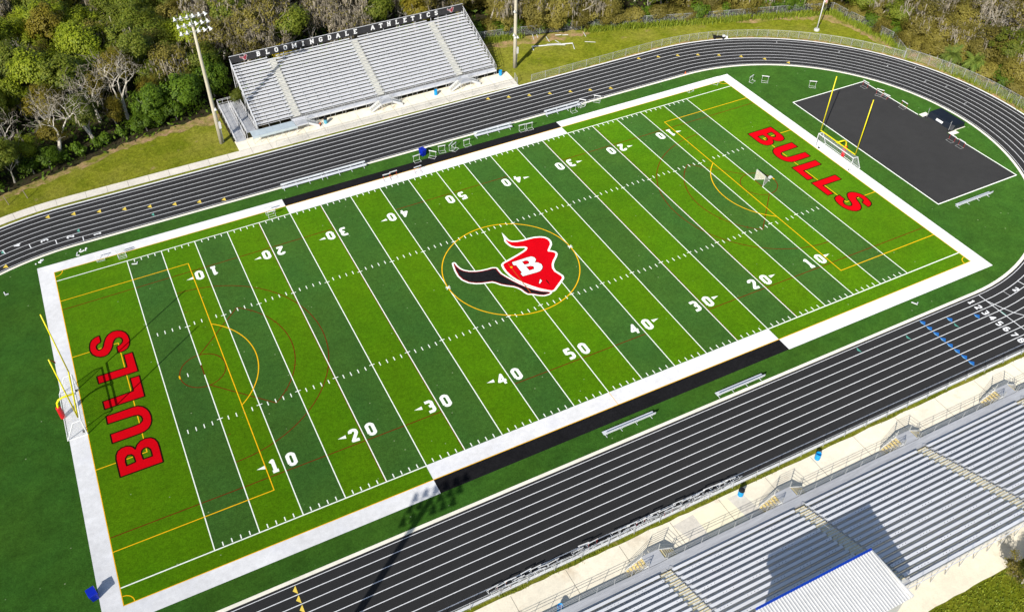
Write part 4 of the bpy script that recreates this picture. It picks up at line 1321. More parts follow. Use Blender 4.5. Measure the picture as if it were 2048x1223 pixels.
hurdle(-46.15, 26.15, 2, 'rear one of two nested hurdles on the far sideline by the left goal line', 0)
hurdle(-25.35, 24.95, 0, 'front one of two hurdles where the white far sideline starts', 0)
hurdle(-25.45, 26.1, 0, 'rear one of two hurdles where the white far sideline starts', 0)
hurdle(53.4, 25.9, 35, 'fallen hurdle in the far right corner of the field', 0, TIP)
hurdle(47.75, 25.8, 10, 'fallen hurdle on the grass strip left of the far right corner', 0, TIP)
rh = random.Random(5)
GS = 'hurdles stored along the fence of the near straight'
for r_, y in enumerate((-40.55, -40.92)):
    for k in range(33):
        x = -23 + k * .92 + rh.uniform(-.14, .14) + r_ * .4
        if rh.random() < (.10, .3)[r_] or (x > 2 and rh.random() < .5):
            continue
        o = hurdle(x, y + rh.uniform(-.06, .06), 180 + rh.uniform(-6, 6), 'white hurdle in the tangle stored between the near straight and its fence', int(rh.random() < .12), None, GS)
        o.rotation_euler.x = rh.uniform(-.25, .1)
        o.scale = (1.0, .6, rh.uniform(.6, .85))

# ------------------------------------------------------------------ bins
def barrel(loc, label, mt, top=None):
    t = thing('trash_barrel', label, 'trash barrel', loc, rnd.uniform(0, 3), 'blue trash barrels')
    m = MB()
    m.lathe((0, 0, -.05), ((.26, 0), (.29, .06), (.29, .3), (.305, .32), (.29, .34), (.29, .62), (.305, .64), (.29, .66), (.28, .92), (.25, .9), (.24, .55)), 16)
    m.obj('barrel_body', mt, t)
    if top:
        m = MB()
        m.lathe((0, 0, .72), ((.30, 0), (.33, .1), (.30, .24), (.16, .30)), 12)
        m.obj('bin_liner', top, t)
barrel((21.75, 45.7, 0), 'bright blue trash barrel on the grass at the right end of the far bleachers', 'cyan')
barrel((9.05, 44.85, 0), 'bright blue trash barrel in front of the far bleachers', 'cyan')
barrel((-10.5, 44.9, 0), 'faded blue trash barrel with a black liner in front of the far bleachers', 'cyan_pale', 'black')
barrel((14.95, -42.2, 0), 'bright blue trash barrel by the near fence', 'cyan')
barrel((4.75, -42.25, 0), 'blue trash barrel with a black liner on the near walk', 'cyan', 'black')
barrel((-18.25, -45.0, 0), 'blue trash barrel at the bottom edge beside the near bleachers', 'cyan')
m = MB()
m.box((0, 0, .12), (.5, .3, .24), .4)
m.box((.25, .1, .3), (.3, .25, .15), .9)
tag(m.obj('litter_heap', 'orange'), 'small orange heap of litter beside the faded blue barrel', 'litter')
bpy.data.objects['litter_heap'].location = (-11.7, 44.8, -.05)

def wheeled_bin(loc, rz, label):
    t = thing('wheeled_bin', label, 'wheeled bin', loc, rz, 'dark blue wheeled bins')
    m = MB()
    m.hexa([(-.30, -.34, .08), (.30, -.34, .08), (.30, .34, .08), (-.30, .34, .08)], [(-.40, -.46, 1.12), (.40, -.46, 1.12), (.40, .46, 1.12), (-.40, .46, 1.12)])
    m.obj('bin_body', 'blue_bin', t)
    m = MB()
    m.hexa([(-.43, -.5, 1.125), (.43, -.5, 1.125), (.43, .5, 1.125), (-.43, .5, 1.125)], [(-.38, -.44, 1.22), (.38, -.44, 1.22), (.38, .46, 1.26), (-.38, .46, 1.26)])
    m.tube([(-.38, .55, 1.1), (.38, .55, 1.1)], .03, 6)
    m.obj('lid', 'blue_bin', t)
    for x in (-.34, .34):
        m = MB()
        m.tube([(x - .05, .36, .14), (x + .05, .36, .14)], .14, 10)
        m.obj('wheel', 'black', t)
wheeled_bin((-.1, 29.25, 0), .3, 'dark blue wheeled bin standing among hurdles by the far straight')
wheeled_bin((-57.2, -24.4, 0), .25, 'dark blue wheeled bin on the turf by the near left field corner')

# ------------------------------------------------------------------ high jump
t = thing('high_jump_mat', 'navy high jump mat with a white label beside the black apron', 'jump mat', (78.2, 0, 0))
m = MB()
m.hexa([(-1.2, 2.45, .01), (1.55, 2.45, .01), (1.55, -2.5, .01), (-.95, -2.5, .01), (-1.2, -2.0, .01)][::-1], [(-.75, 2.4, .78), (1.5, 2.4, .78), (1.5, -2.45, .78), (-.6, -2.45, .78), (-.9, -2.0, .78)][::-1])
mb = m.obj('cushion', 'mat', t)
m = MB()
m.quad((-1.16, .75, .2), (-1.16, -.55, .2), (-.99, -.55, .5), (-.99, .75, .5))
lb = m.obj('label_patch', 'sign_white', t)
lb.location = (-.035, 0, 0)
for y, nm_ in ((2.25, 'left'), (-2.2, 'right')):
    t = thing('jump_standard', 'grey high jump standard at the %s end of the navy mat' % ('far' if y > 0 else 'near'), 'jump standard', (76.75, y, 0), group='high jump standards')
    m = MB()
    m.tube([(-.35, 0, .03), (.3, 0, .03)], .035, 5)
    m.tube([(0, -.3, .03), (0, .3, .03)], .035, 5)
    m.obj('foot', 'black', t)
    m = MB()
    m.tube([(0, 0, .03), (0, 0, 1.7)], .03, 6)
    m.box((0, .06, 1.35), (.06, .12, .05))
    m.obj('mast', 'steel', t)

# ------------------------------------------------------------------ small things
def pipe(x0, y0, x1, y1, z=.06, r=.07, label='', nm_='white_pipe', cat='pipe', mt='white_dull', grp='white goal pipes lying on the far grass'):
    m = MB()
    m.tube([(0, 0, z), (x1 - x0, y1 - y0, z)], r, 6)
    o = m.obj(nm_, mt)
    o.location = (x0, y0, -.1)
    return tag(o, label, cat, grp)
t = thing('broken_goal', 'broken white goal frame lying on the grass right of the light pole', 'goal frame', (31.2, 52.2, -.1))
m = MB()
m.tube([(0, -1.2, .08), (.3, 0, .12), (7.5, -2.3, .12), (6.8, -4.2, .08)], .10, 6)
m.obj('bar', 'white', t)
m = MB()
m.box((4.2, -1.2, .2), (2.6, .35, .12), -.32)
m.box((5.3, -1.9, .16), (1.6, .16, .1), -.55)
m.obj('side_panel', 'white_dull', t)
for p, l in (((33.9, 56.4, 33.2, 54.6), 'white pipe leaning on the bank left of the pole shadow'), ((35.7, 54.4, 35.3, 52.5), 'white pipe lying just right of the pole shadow'),
             ((37.5, 54.2, 38.6, 53.8), 'white pipe on the bare soil under the trees, left one of a pair'), ((38.7, 53.6, 39.7, 53.2), 'white pipe on the bare soil under the trees, right one of a pair'),
             ((42.7, 52.6, 42.3, 51.2), 'short white pipe at the right end of the bare soil'), ((41.1, 49.5, 42.7, 48.4), 'thin white pipe alone on the grass right of the broken goal'),
             ((36.5, 52.4, 36.7, 51.4), 'short thin white pipe behind the broken goal'), ((34.6, 56.0, 34.2, 54.9), 'second white pipe leaning on the bank beside the pole shadow')):
    pipe(*p, label=l, r=.05 if 'thin' in l else .075)
for x, y, l in ((-59.0, 45.3, 'left of two leaning grey timber posts on the grass by the wood'), (-56.35, 45.7, 'right of two leaning grey timber posts on the grass by the wood')):
    m = MB()
    m.tube([(0, 0, -.1), (-.25, .25, 1.35)], .06, 6)
    o = m.obj('timber_post', 'wood')
    o.location = (x, y, 0)
    tag(o, l, 'post', 'timber posts by the wood')
# cones and starting blocks lying about near the left corner
def scrap(x, y, label, n, seed):
    r = random.Random(seed)
    t = thing('marker_pile', label, 'marker discs', (x, y, 0), group='white marker discs by the left bend')
    for k in range(n):
        m = MB()
        px, py = r.uniform(-.55, .55), r.uniform(-.3, .3)
        m.lathe((px, py, .0), ((.13, 0), (.12, .03), (.05, .12)), 8)
        m.obj('disc', 'white', t)
scrap(-56.4, 29.6, 'scattered white marker discs on the turf nearest the left field corner', 8, 2)
scrap(-50.7, 29.5, 'clump of white marker discs by the kerb of the left bend', 9, 4)
def bar_marker(x, y, rz, label):
    m = MB()
    m.box((0, 0, .05), (.12, .75, .1), 0)
    m.box((.2, -.3, .05), (.4, .12, .1), 0)
    o = m.obj('starting_block', 'white')
    o.location, o.rotation_euler = (x, y, .005), (0, 0, rz)
    tag(o, label, 'starting block', 'white starting blocks')
bar_marker(-51.6, 28.95, -.3, 'white starting block left of the disc clump by the left bend')
bar_marker(42.2, -29.1, .5, 'white starting block on the turf strip above the near straight')
bar_marker(-44.9, 23.3, 1.2, 'white starting block on the field beside the left goal line')
bar_marker(-61.2, 24.9, .2, 'white starting block on the turf at the left edge of the picture')
m = MB()
m.lathe((0, 0, 0), ((.17, 0), (.15, .04), (.10, .05), (.03, .42)), 10)
o = m.obj('traffic_cone', 'orange')
o.location = (50.5, 31.4, .01)
tag(o, 'small orange cone on the kerb where the far straight meets the right bend', 'cone')
# hurdle cart by the right bend fence
t = thing('equipment_cart', 'low black equipment cart at the fence of the right bend', 'cart', (63.4, 39.15, 0), -.45)
m = MB()
m.box((0, 0, .4), (2.0, .6, .08))
m.tube([(-1.0, 0, .4), (-1.3, 0, 1.0), (-1.3, .3, 1.05)], .05, 6)
m.poly([(-1.35, -.4, .95), (-.6, -.4, .95), (-.9, -.4, .2)])
m.obj('cart_frame', 'black', t)
for x in (-.8, .8):
    m = MB()
    m.tube([(x, -.34, .18), (x, .34, .18)], .18, 8)
    m.obj('wheel', 'black', t)
m = MB()
m.box((.9, 0, .56), (.5, .4, .24))
m.box((1.5, .1, .22), (.35, .35, .4))
m.obj('load', 'white', t)

# ------------------------------------------------------------------ trees
def rv(r):
    while True:
        v = Vector((r.uniform(-1, 1), r.uniform(-1, 1), r.uniform(-1, 1)))
        if .05 < v.length < 1:
            return v.normalized()

def leaf(m, p, n, s, asp, r):
    a = n.cross(rv(r))
    if a.length < .05:
        return
    a.normalize()
    b = n.cross(a)
    a *= s
    b *= s * asp
    m.quad(p - a, p - b * .9 + a * .1, p + a, p + b * .9 + a * .1)

def skeleton(r, h, spread, fork, bend=.35, depth=4, r0=.2, lean=.15):
    """recursive limbs: tubes, and the points where twigs or leaves hang"""
    m, ends, mids = MB(), [], []
    def grow(p, d, l, rad, k):
        pts, rr = [p], [rad]
        n = 4 if k < 3 else 3
        for i in range(n):
            d = (d + rv(r) * bend * (.5 + .4 * k) + Vector((0, 0, .06))).normalized()
            p = p + d * (l / n)
            pts.append(p)
            rr.append(rad * (1 - .45 * (i + 1) / n))
        m.tube(pts, rr, 6 if k == 0 else (5 if k == 1 else 3), cap=False)
        if k:
            mids.extend(pts[1:])
        if k >= depth:
            ends.append((p, d))
            return
        nb = fork[min(k, len(fork) - 1)]
        a0 = r.uniform(0, 2 * pi)
        for j in range(nb):
            w = a0 + 2 * pi * j / nb + r.uniform(-.5, .5)
            side = Vector((cos(w), sin(w), 0))
            tilt = spread * r.uniform(.6, 1.25)
            nd = (d * cos(tilt) + side * sin(tilt)).normalized()
            if nd.z < -.2:
                nd.z = -.1
            grow(p if j < nb - 1 or r.random() < .6 else pts[-2], nd, l * r.uniform(.62, .85), rr[-1] * .82, k + 1)
    grow(Vector((0, 0, -.2)), Vector((r.uniform(-lean, lean), r.uniform(-lean, lean), 1)).normalized(), h * .36, r0, 0)
    return m, ends, mids

def leafy(seed, h, w, leafm, nclump, per, size, crown='crown', base=.28, trunk='bark', flat=1.0, limbs=False):
    r = random.Random(seed)
    t = thing('tree', '', 'tree')
    m, ends, mids = skeleton(r, h * (1.25 if limbs else .95), .6, (4, 3, 2), depth=3 if limbs else 2, r0=.10 + h * .012)
    m.obj('trunk', trunk, t)
    c = MB()
    pts = []
    cz, rz = h * (base + 1) / 2, h * (1 - base) / 2
    lobes = [(Vector((r.uniform(-.5, .5) * w, r.uniform(-.5, .5) * w, cz + r.uniform(-.4, .5) * rz)), r.uniform(.45, .75)) for _ in range(6)]
    while len(pts) < nclump:
        lc, ls = lobes[r.randrange(6)]
        v = rv(r) * r.uniform(.55, 1.0)
        p = lc + Vector((v.x * w * ls, v.y * w * ls, v.z * rz * ls * flat))
        if p.z < h * base * .6 or p.z > h * 1.05:
            continue
        pts.append(p)
    ctr = Vector((0, 0, cz))
    for p in pts:
        out = (p - ctr)
        out = Vector((out.x / w, out.y / w, out.z / rz + .35)).normalized()
        rc = r.uniform(.65, 1.25) * (.5 + w * .17)
        for _ in range(per):
            v = rv(r)
            q = p + Vector((v.x, v.y, v.z * .7)) * rc * r.uniform(.3, 1) ** .6
            n = (out * 1.1 + v * .45 + rv(r) * .42).normalized()
            leaf(c, q, n, size * r.uniform(.6, 1.25), r.uniform(.5, .75), r)
    if limbs:
        q = MB()
        for p in mids[3::2] + [e[0] for e in ends]:
            for _ in range(2):
                a = p + rv(r) * r.uniform(.2, 1.2)
                l = r.uniform(.4, 1.2)
                s = Vector((r.uniform(-1, 1), r.uniform(-1, 1), 0)).normalized() * .1
                q.quad(a - s, a + s, a + s * .3 - Vector((0, 0, l)), a - s * .3 - Vector((0, 0, l)))
        multi(crown, [(c, leafm), (q, 'moss')], t)
    else:
        c.obj(crown, leafm, t)
    return t

def bare(seed, h, spread=.62, moss=0.0, leafm=None, nleaf=0, twigs=10, trunk='bark_pale', fork=(3, 3, 3, 2), r0=.2):
    r = random.Random(seed)
    t = thing('tree', '', 'tree')
    m, ends, mids = skeleton(r, h, spread, fork, bend=.32, depth=4, r0=r0, lean=.25)
    m.obj('trunk', trunk, t)
    c = MB()
    for p, d in ends:
        for _ in range(twigs):
            v = (d * .7 + rv(r)).normalized() * r.uniform(.5, 1.3)
            s = rv(r).cross(v).normalized() * .022
            q = p + rv(r) * .25
            c.quad(q - s, q + s, q + v + s * .4, q + v - s * .4)
            q2 = q + v * .5
            v2 = (v + rv(r) * .9) * .5
            c.quad(q2 - s * .8, q2 + s * .8, q2 + v2 + s * .3, q2 + v2 - s * .3)
    parts = [(c, 'twig')]
    if moss:
        c = MB()
        for p in mids + [e[0] for e in ends] * 2:
            for _ in range(int(moss) + (r.random() < moss % 1)):
                q = p + rv(r) * r.uniform(.1, .75)
                l = r.uniform(.35, 1.15)
                a = r.uniform(0, pi)
                s = Vector((cos(a), sin(a), 0)) * r.uniform(.06, .16)
                o = Vector((r.uniform(-.2, .2), r.uniform(-.2, .2), 0))
                c.quad(q - s, q + s, q + s * .35 + o - Vector((0, 0, l)), q - s * .35 + o - Vector((0, 0, l)))
        parts.append((c, 'moss'))
    if nleaf:
        c = MB()
        pool = mids[len(mids) // 4:] + [e[0] for e in ends] * 2
        for p in r.sample(pool, min(len(pool), 170)):
            for _ in range(nleaf):
                v = rv(r)
                q = p + Vector((v.x, v.y, v.z * .6)) * r.uniform(.2, .95)
                leaf(c, q, (v * .6 + rv(r) * .6 + Vector((-.25, -.25, .7))).normalized(), r.uniform(.13, .27), .55, r)
        parts.append((c, leafm))
    multi('crown', parts, t)
    return t

def palm(seed, h):
    r = random.Random(seed)
    t = thing('palm', '', 'palm')
    m = MB()
    m.tube([(0, 0, -.1), (.1, 0, h * .5), (.15, .1, h)], [.22, .17, .16], 8)
    m.obj('trunk', 'bark', t)
    c = MB()
    for k in range(44):
        w = r.uniform(0, 2 * pi)
        el = r.uniform(-.5, 1.2)
        L = r.uniform(1.6, 2.3)
        p = Vector((.15, .1, h))
        d = Vector((cos(w) * cos(el), sin(w) * cos(el), sin(el)))
        s = Vector((-sin(w), cos(w), 0))
        pts = []
        for j in range(6):
            pts.append(p.copy())
            p = p + d * L / 5
            d = (d + Vector((0, 0, -.22))).normalized()
        for j in range(1, 6):
            wd = .55 * (1 - abs(j - 3) / 4)
            for sg in (-1, 1):
                for q in range(3):
                    a = pts[j - 1].lerp(pts[j], q / 3)
                    b = a + s * sg * wd + (pts[j] - pts[j - 1]) * .9 - Vector((0, 0, .18))
                    e = (pts[j] - pts[j - 1]).normalized() * .05
                    c.quad(a - e, a + e, b + e * .4, b - e * .4)
    c.obj('fronds', 'palm', t)
    return t

PROT = {}
def proto(kind, builders):
    PROT[kind] = [b() for b in builders]
proto('bright', [lambda s=s: leafy(s, 8.6, 3.2, 'leaf_bright', 78, 105, .185) for s in (1, 2, 3)])
proto('mid', [lambda s=s: leafy(s, 8.4, 3.2, 'leaf_mid', 78, 105, .18) for s in (11, 12, 13)])
proto('dark', [lambda s=s: leafy(s, 7.2, 3.3, 'leaf_dark', 80, 95, .2, base=.06) for s in (21, 22, 23)])
proto('olive', [lambda s=s: bare(s, 8.8, .68, .7, 'leaf_olive', 24, 5, 'bark_pale', r0=.2) for s in (31, 32, 33, 34)])
proto('oak', [lambda s=s: leafy(s, 7.2, 3.9, 'leaf_olive', 100, 105, .165, base=.02, trunk='bark_pale', limbs=True) for s in (101, 102, 103)])
proto('rust', [lambda s=s: leafy(s, 9.0, 2.9, 'leaf_rust', 72, 100, .175) for s in (41, 42)])
proto('mossy', [lambda s=s: bare(s, 9.0, .6, 2.2, 'leaf_olive', 5, 7, 'bark_pale', r0=.2) for s in (51, 52, 53)])
proto('dead', [lambda s=s: bare(s, 9.6, .70, .05, None, 0, 3, 'bark_pale', r0=.32) for s in (61, 62, 63)])
proto('gold', [lambda: leafy(71, 5.6, 1.9, 'leaf_gold', 30, 80, .18)])
proto('palm', [lambda s=s: palm(s, 2.3) for s in (81, 82)])
proto('shrub', [lambda s=s: leafy(s, 3.0, 1.9, 'leaf_dark', 22, 56, .21, base=.0) for s in (91, 92)])
proto('scrub', [lambda s=s: leafy(s, 3.2, 2.1, 'leaf_olive', 30, 80, .165, base=.0) for s in (111, 112)])
LOOK = {'scrub': 'low olive brown scrub bush', 'bright': 'bright green leafy tree', 'mid': 'dull green leafy tree', 'dark': 'dense dark green tree with glossy leaves', 'olive': 'olive brown oak with grey limbs',
        'rust': 'russet brown leafy tree', 'oak': 'broad olive brown oak with hanging moss', 'mossy': 'grey tree draped in hanging moss', 'dead': 'bare bleached tree with crooked limbs', 'gold': 'yellow green bush',
        'palm': 'fan palm', 'shrub': 'low dark green shrub'}
taken = {}
def tree(kind, x, y, s, label, group, var=None, rz=None):
    L = PROT[kind]
    i = var if var is not None else rt.randrange(len(L))
    rz = rt.uniform(0, 6.28) if rz is None else rz
    zs = s * rt.uniform(.9, 1.12)
    p = L[i]
    if (kind, i) not in taken:
        taken[(kind, i)] = 1
        p.location, p.rotation_euler, p.scale = (x, y, -.09), (0, 0, rz), (s, s, zs)
        p['label'], p['group'] = label, group
        o = p
    else:
        o = dup(p, (x, y, -.09), rz, label, group, (s, s, zs))
    o['category'] = {'palm': 'palm', 'shrub': 'shrub', 'gold': 'bush', 'scrub': 'bush'}.get(kind, 'tree')
    o.name = {'palm': 'palm', 'shrub': 'shrub', 'gold': 'bush', 'scrub': 'bush', 'dead': 'bare_tree', 'mossy': 'mossy_tree'}.get(kind, 'leafy_tree')
    return o
rt = random.Random(17)
placed = []
def free(x, y, d):
    return all((x - a) ** 2 + (y - b) ** 2 > (d * .5 + e * .5) ** 2 for a, b, e in placed)

# trees one can tell apart
for kind, x, y, s, var, rz, label in (
    ('dark', -30.6, 59.0, 1.12, 0, .4, 'dense dark green tree behind the left floodlight pole'),
    ('dark', -35.6, 58.0, .95, 1, 2.2, 'dense dark green tree left of the one behind the floodlight pole'),
    ('dark', -24.6, 61.6, .95, 2, 1.2, 'dense dark green tree at the left end of the far bleachers'),
    ('dead', -50.6, 54.6, 1.15, 0, .3, 'bare bleached tree at the grass edge, leftmost of three'),
    ('dead', -39.2, 59.0, 1.25, 1, 1.9, 'bare bleached tree at the grass edge, tallest of three'),
    ('dead', -45.2, 57.0, 1.05, 2, 4.0, 'bare bleached tree at the grass edge, middle one of three'),
    ('dead', -56.2, 54.2, 1.0, 1, 3.1, 'bare bleached tree among the bushes near the two timber posts'),
    ('dead', -43.4, 62.4, 1.1, 0, 2.2, 'bare bleached tree standing behind the tallest one at the grass edge'),
    ('gold', -10.8, 64.2, 1.05, 0, 0, 'yellow green bush behind the first O of the back panel lettering'),
    ('palm', 92.6, 12.6, 1.0, 0, 0, 'fan palm behind the right bend fence, left one of two'),
    ('palm', 93.9, 8.8, 1.05, 1, 2, 'fan palm behind the right bend fence, right one of two'),
    ('dead', 103.2, 12.6, 1.15, 1, 4.6, 'bare pale tree rising from the wood at the right edge'),
    ('mossy', 51.4, 55.2, .95, 0, 1, 'grey tree draped in moss at the boundary fence, left of two with pale trunks'),
    ('mossy', 60.5, 53.0, 1.0, 1, 2.6, 'pale forked tree behind the boundary fence, right of two with pale trunks'),
    ('bright', 15.5, 69.5, .9, 0, 1, 'bright green tree just behind the right end of the back panel'),
    ('mid', 7.6, 68.2, .95, 1, 0, 'green leafy tree behind the word ATHLETICS on the back panel'),
    ('oak', 37.0, 56.6, .95, 0, 1.0, 'olive brown oak overhanging the grass behind the broken goal, left one'),
    ('oak', 41.6, 55.4, 1.0, 1, 2.0, 'olive brown oak overhanging the grass behind the broken goal, middle one'),
    ('oak', 46.4, 54.0, .92, 2, 3.0, 'olive brown oak overhanging the grass behind the broken goal, right one'),
    ('mid', -21.9, 56.3, .42, 1, 0, 'small green tree squeezed between the ramp and the far bleachers'),
    ('shrub', 95.6, 5.2, 1.1, 0, 0, 'bright shrub beside the right fan palm')):
    tree(kind, x, y, s, label, 'trees of the wood around the field', var, rz)
    placed.append((x, y, 3.6))

ZONES = [
    # polygon, spacing, kinds and weights, where
    ([(-76, 57), (-50, 61), (-42, 62), (-38, 64), (-40, 122), (-76, 168)], 4.7, (('bright', 8), ('mid', 4), ('rust', 1.6), ('oak', 1), ('mossy', .4)), 'in the wood left of the far bleachers'),
    ([(-38, 63), (-24, 62.5), (-22, 63.5), (-22, 104), (-40, 118)], 4.5, (('oak', 2), ('mossy', 1.6), ('mid', 3), ('rust', 2.2), ('bright', 3.4)), 'in the wood behind the floodlight pole'),
    ([(-22, 65.0), (24, 64.5), (27, 62), (27, 84), (-22, 103)], 4.3, (('mossy', 6), ('olive', 2.5), ('mid', 1), ('rust', .7)), 'in the wood behind the far bleachers'),
    ([(27, 60.8), (40, 57.8), (52, 54.2), (62, 50.6), (73, 46.6), (79, 44.8), (84, 43.6), (84, 54), (27, 85)], 4.4, (('oak', 6), ('olive', 2), ('mid', 2), ('dark', .8), ('mossy', .7)), 'in the wood behind the boundary fence'),
    ([(84, 44.4), (93, 41), (96, 32), (96.5, 25), (97.5, 17), (98.5, 5), (98.5, -7), (116, -7), (135, 22), (84, 55)], 4.5, (('oak', 8), ('rust', 2), ('olive', 1), ('mid', 1)), 'in the wood right of the bend'),
]
def inside(x, y, P):
    c = False
    for i in range(len(P)):
        (x0, y0), (x1, y1) = P[i], P[i - 1]
        if (y0 > y) != (y1 > y) and x < (x1 - x0) * (y - y0) / (y1 - y0) + x0:
            c = not c
    return c
def shown(x, y):
    """inside what the photograph could see, with a margin"""
    R = cam.rotation_euler.to_matrix()
    best = False
    for z in (0, 8):
        q = R.transposed() @ (Vector((x, y, z)) - cam.location)
        u = 1024 - 70.5 + 1775.2 * q.x / -q.z
        v = 611.5 - 11.1 - 1775.2 * q.y / -q.z
        if -110 < u < 2160 and v > -110:
            best = True
    return best
count = 0
for P, sp, kinds, where in ZONES:
    xs, ys = [p[0] for p in P], [p[1] for p in P]
    y = min(ys)
    row = 0
    while y < max(ys):
        x = min(xs) + (row % 2) * sp / 2
        while x < max(xs):
            px, py = x + rt.uniform(-1, 1) * sp * .28, y + rt.uniform(-1, 1) * sp * .28
            if inside(px, py, P) and shown(px, py) and free(px, py, 3.4):
                k = rt.choices([a for a, b in kinds], [b for a, b in kinds])[0]
                tree(k, px, py, rt.uniform(.82, 1.2), LOOK[k] + ' ' + where, LOOK[k] + 's ' + where)
                placed.append((px, py, 3.4))
                count += 1
            x += sp
        y += sp * .87
        row += 1
# shrubs and low trees along the edge of the grass
EDGE = [(-72, 47.6), (-60, 48.8), (-55, 50.0), (-50, 51.4), (-45, 53.1), (-41, 54.4), (-34.5, 55.6), (-29.5, 56.6)]
for (x0, y0), (x1, y1) in zip(EDGE[:-1], EDGE[1:]):
    n = max(1, round(hypot(x1 - x0, y1 - y0) / 2.3))
    for k in range(n):
        x, y = x0 + (x1 - x0) * k / n, y0 + (y1 - y0) * k / n
        if not shown(x, y):
            continue
        tree(rt.choice(('shrub', 'shrub', 'dark', 'mid')) if k % 3 else 'shrub', x + rt.uniform(-.6, .6), y + rt.uniform(.6, 1.9), rt.uniform(.5, .8) if rt.random() < .5 else rt.uniform(.75, 1.25) * .8, 'low green bush at the grass edge left of the floodlight pole', 'bushes at the grass edge left of the floodlight pole')
        if k % 2 == 0:
            tree(rt.choice(('dark', 'dark', 'mid', 'rust', 'bright')), x + rt.uniform(-.5, .5), y + rt.uniform(3.4, 4.6), rt.uniform(.6, .85), 'bushy tree just behind the edge bushes left of the floodlight pole', 'bushy trees behind the edge bushes')
FE = [(30.5, 59.6), (35, 58.2), (39.5, 57.0), (44, 55.4), (48, 54.0), (56.4, 52.2), (64, 49.4), (68.5, 47.8), (73.5, 46.0), (78, 44.6), (83.5, 42.8), (88.5, 41.6), (91.8, 38.2), (92.4, 33.6), (92.9, 29.4), (93.0, 25.2), (93.4, 21.0), (94.6, 17.0), (96.4, 13.6), (97.0, 10.2), (97.4, 5.6), (97.0, 1.6), (97.0, -2.6), (96.4, -6)]
for x, y in FE:
    k = rt.choices(('oak', 'mid', 'mossy'), (7, 1.4, .5))[0]
    tree(k, x + rt.uniform(-.4, .4), y + rt.uniform(-.2, .6), rt.uniform(.78, 1.02), LOOK[k] + ' in the front row behind the boundary fence', LOOK[k] + 's in the front row behind the boundary fence')
for x, y in ((28.4, 58.6), (31.5, 58.0), (36.2, 56.6), (40.6, 55.7), (46.2, 54.2), (65.5, 47.8), (70.0, 46.2), (76.2, 44.2), (82.3, 42.6), (91.4, 34.6), (92.6, 27.0), (93.8, 20.5)):
    tree('shrub', x, y, rt.uniform(.7, 1.05), 'low green shrub just behind the chain link boundary fence', 'shrubs behind the boundary fence')
B_ = [(24.5, 60.4), (31.6, 58.6), (36, 57.6), (50, 53.2), (56, 51.2), (61.5, 49.0), (72.9, 45.3), (79.2, 43.3), (88.5, 40.0), (91.0, 36.0), (91.4, 30), (91.8, 24.4), (91.4, 20.4), (93.4, 15.4), (94.6, 11), (95.2, 5), (95.0, -1), (94.6, -6)]
for (x0, y0), (x1, y1) in zip(B_[:-1], B_[1:]):
    if x0 == 36:
        continue
    n = max(1, round(hypot(x1 - x0, y1 - y0) / 2.1))
    for k in range(n):
        x, y = x0 + (x1 - x0) * k / n, y0 + (y1 - y0) * k / n
        if 91.5 < x < 95 and 6 < y < 14.5:
            continue
        kd = rt.choices(('scrub', 'shrub'), (3, 1.2))[0]
        tree(kd, x + rt.uniform(-.3, .5), y + rt.uniform(-.2, .5), rt.uniform(.7, 1.15), LOOK[kd] + ' along the back of the boundary fence', LOOK[kd] + 's along the back of the boundary fence')
tree('olive', 22.4, -62.0, .5, 'dark tree cut by the lower right corner behind the near bleachers', 'trees of the wood around the field', 2, .4)
tree('mid', 21.4, -63.2, .5, 'leafy tree at the lower right corner of the picture', 'trees of the wood around the field', 1, 1.4)
print('trees', count)
for ps in PROT.values():
    for k, p in enumerate(ps):
        if not p.get('label'):
            for c in list(p.children):
                bpy.data.objects.remove(c)
            bpy.data.objects.remove(p)

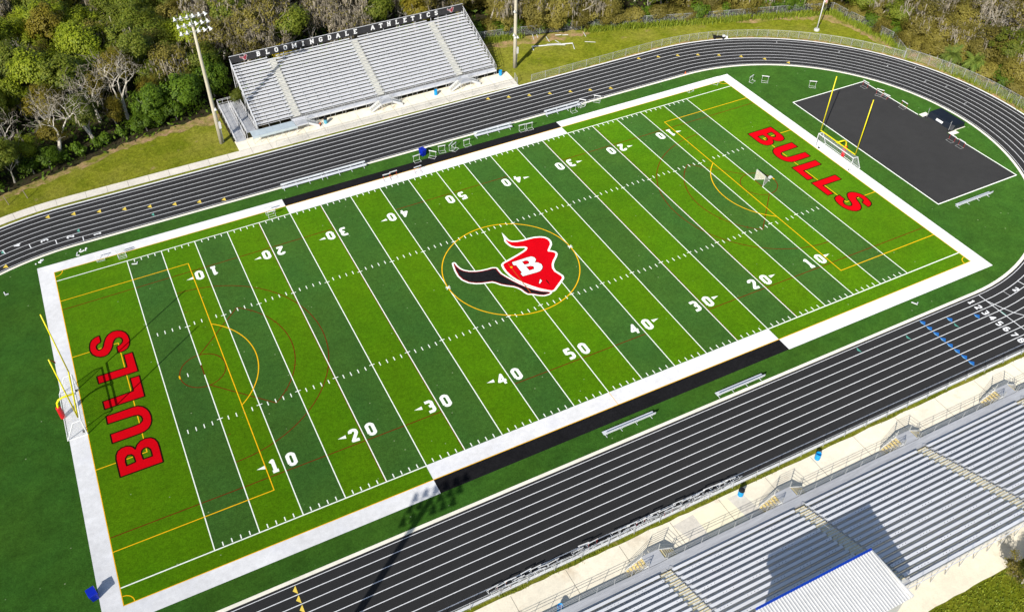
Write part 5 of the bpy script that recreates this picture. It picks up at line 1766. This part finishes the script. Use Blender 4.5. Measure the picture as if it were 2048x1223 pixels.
# undergrowth, weeds and grass tufts: nobody could count them
r = random.Random(23)
m = MB()
n = 0
while n < 26000:
    x, y = r.uniform(-75, 125), r.uniform(-8, 125)
    if not inside(x, y, FOREST) or not shown(x, y):
        continue
    n += 1
    z = r.uniform(0, 1.5) ** 1.5
    leaf(m, Vector((x, y, z)), (Vector((0, 0, 1)) + rv(r) * .9).normalized(), r.uniform(.2, .45), .55, r)
u = m.obj('undergrowth', 'leaf_dark', kind='stuff')
tag(u, 'dark leafy undergrowth covering the floor of the wood', 'undergrowth')
m = MB()
lines = (((22, 58.6), (31.8, 56.4)), ((43, 53.4), (54.8, 49.4)), ((54.8, 49.4), (72.7, 43.3)), ((72.7, 43.3), (89, 37.6)), ((89, 37.6), (90.2, 24)), ((90.2, 24), (88.6, 19)), ((91.2, 13.5), (93.2, 2)), ((93.2, 2), (93, -6)))
for a, b in lines:
    L = hypot(b[0] - a[0], b[1] - a[1])
    for k in range(int(L * 170)):
        t_ = r.random()
        den = .5 + .5 * sin(t_ * L * .9 + a[0])
        if r.random() > .25 + .75 * den:
            continue
        x, y = a[0] + (b[0] - a[0]) * t_ + r.gauss(0, .5), a[1] + (b[1] - a[1]) * t_ + r.gauss(0, .5)
        h = r.uniform(.2, 1.0)
        w = r.uniform(0, pi)
        s = Vector((cos(w), sin(w), 0)) * .06
        p = Vector((x, y, -.1))
        q = p + Vector((r.uniform(-.3, .3), r.uniform(-.3, .3), h))
        m.quad(p - s, p + s, q + s * .6, q - s * .6)
for k in range(3000):
    x = r.uniform(-30, 60)
    y = r.gauss(-41.38, .12)
    p = Vector((x, y, -.06))
    s = Vector((.05, .02, 0))
    q = p + Vector((r.uniform(-.12, .12), r.uniform(-.12, .12), r.uniform(.05, .22)))
    if sin(x * .8) + sin(x * .31) > r.uniform(-1, 1.2):
        m.quad(p - s, p + s, q + s * .5, q - s * .5)
w_ = m.obj('weeds', 'weed', kind='stuff')
tag(w_, 'yellow green weeds growing along the fences', 'weeds')
m = MB()
for k in range(9000):
    x, y = r.uniform(8, 34), r.uniform(-70, -60.4)
    p = Vector((x, y, -.1))
    w = r.uniform(0, pi)
    s = Vector((cos(w), sin(w), 0)) * .05
    q = p + Vector((r.uniform(-.12, .12), r.uniform(-.12, .12), r.uniform(.05, .25)))
    m.quad(p - s, p + s, q + s * .5, q - s * .5)
g_ = m.obj('grass_tufts', 'weed', kind='stuff')
tag(g_, 'rough grass behind the near bleachers', 'grass')
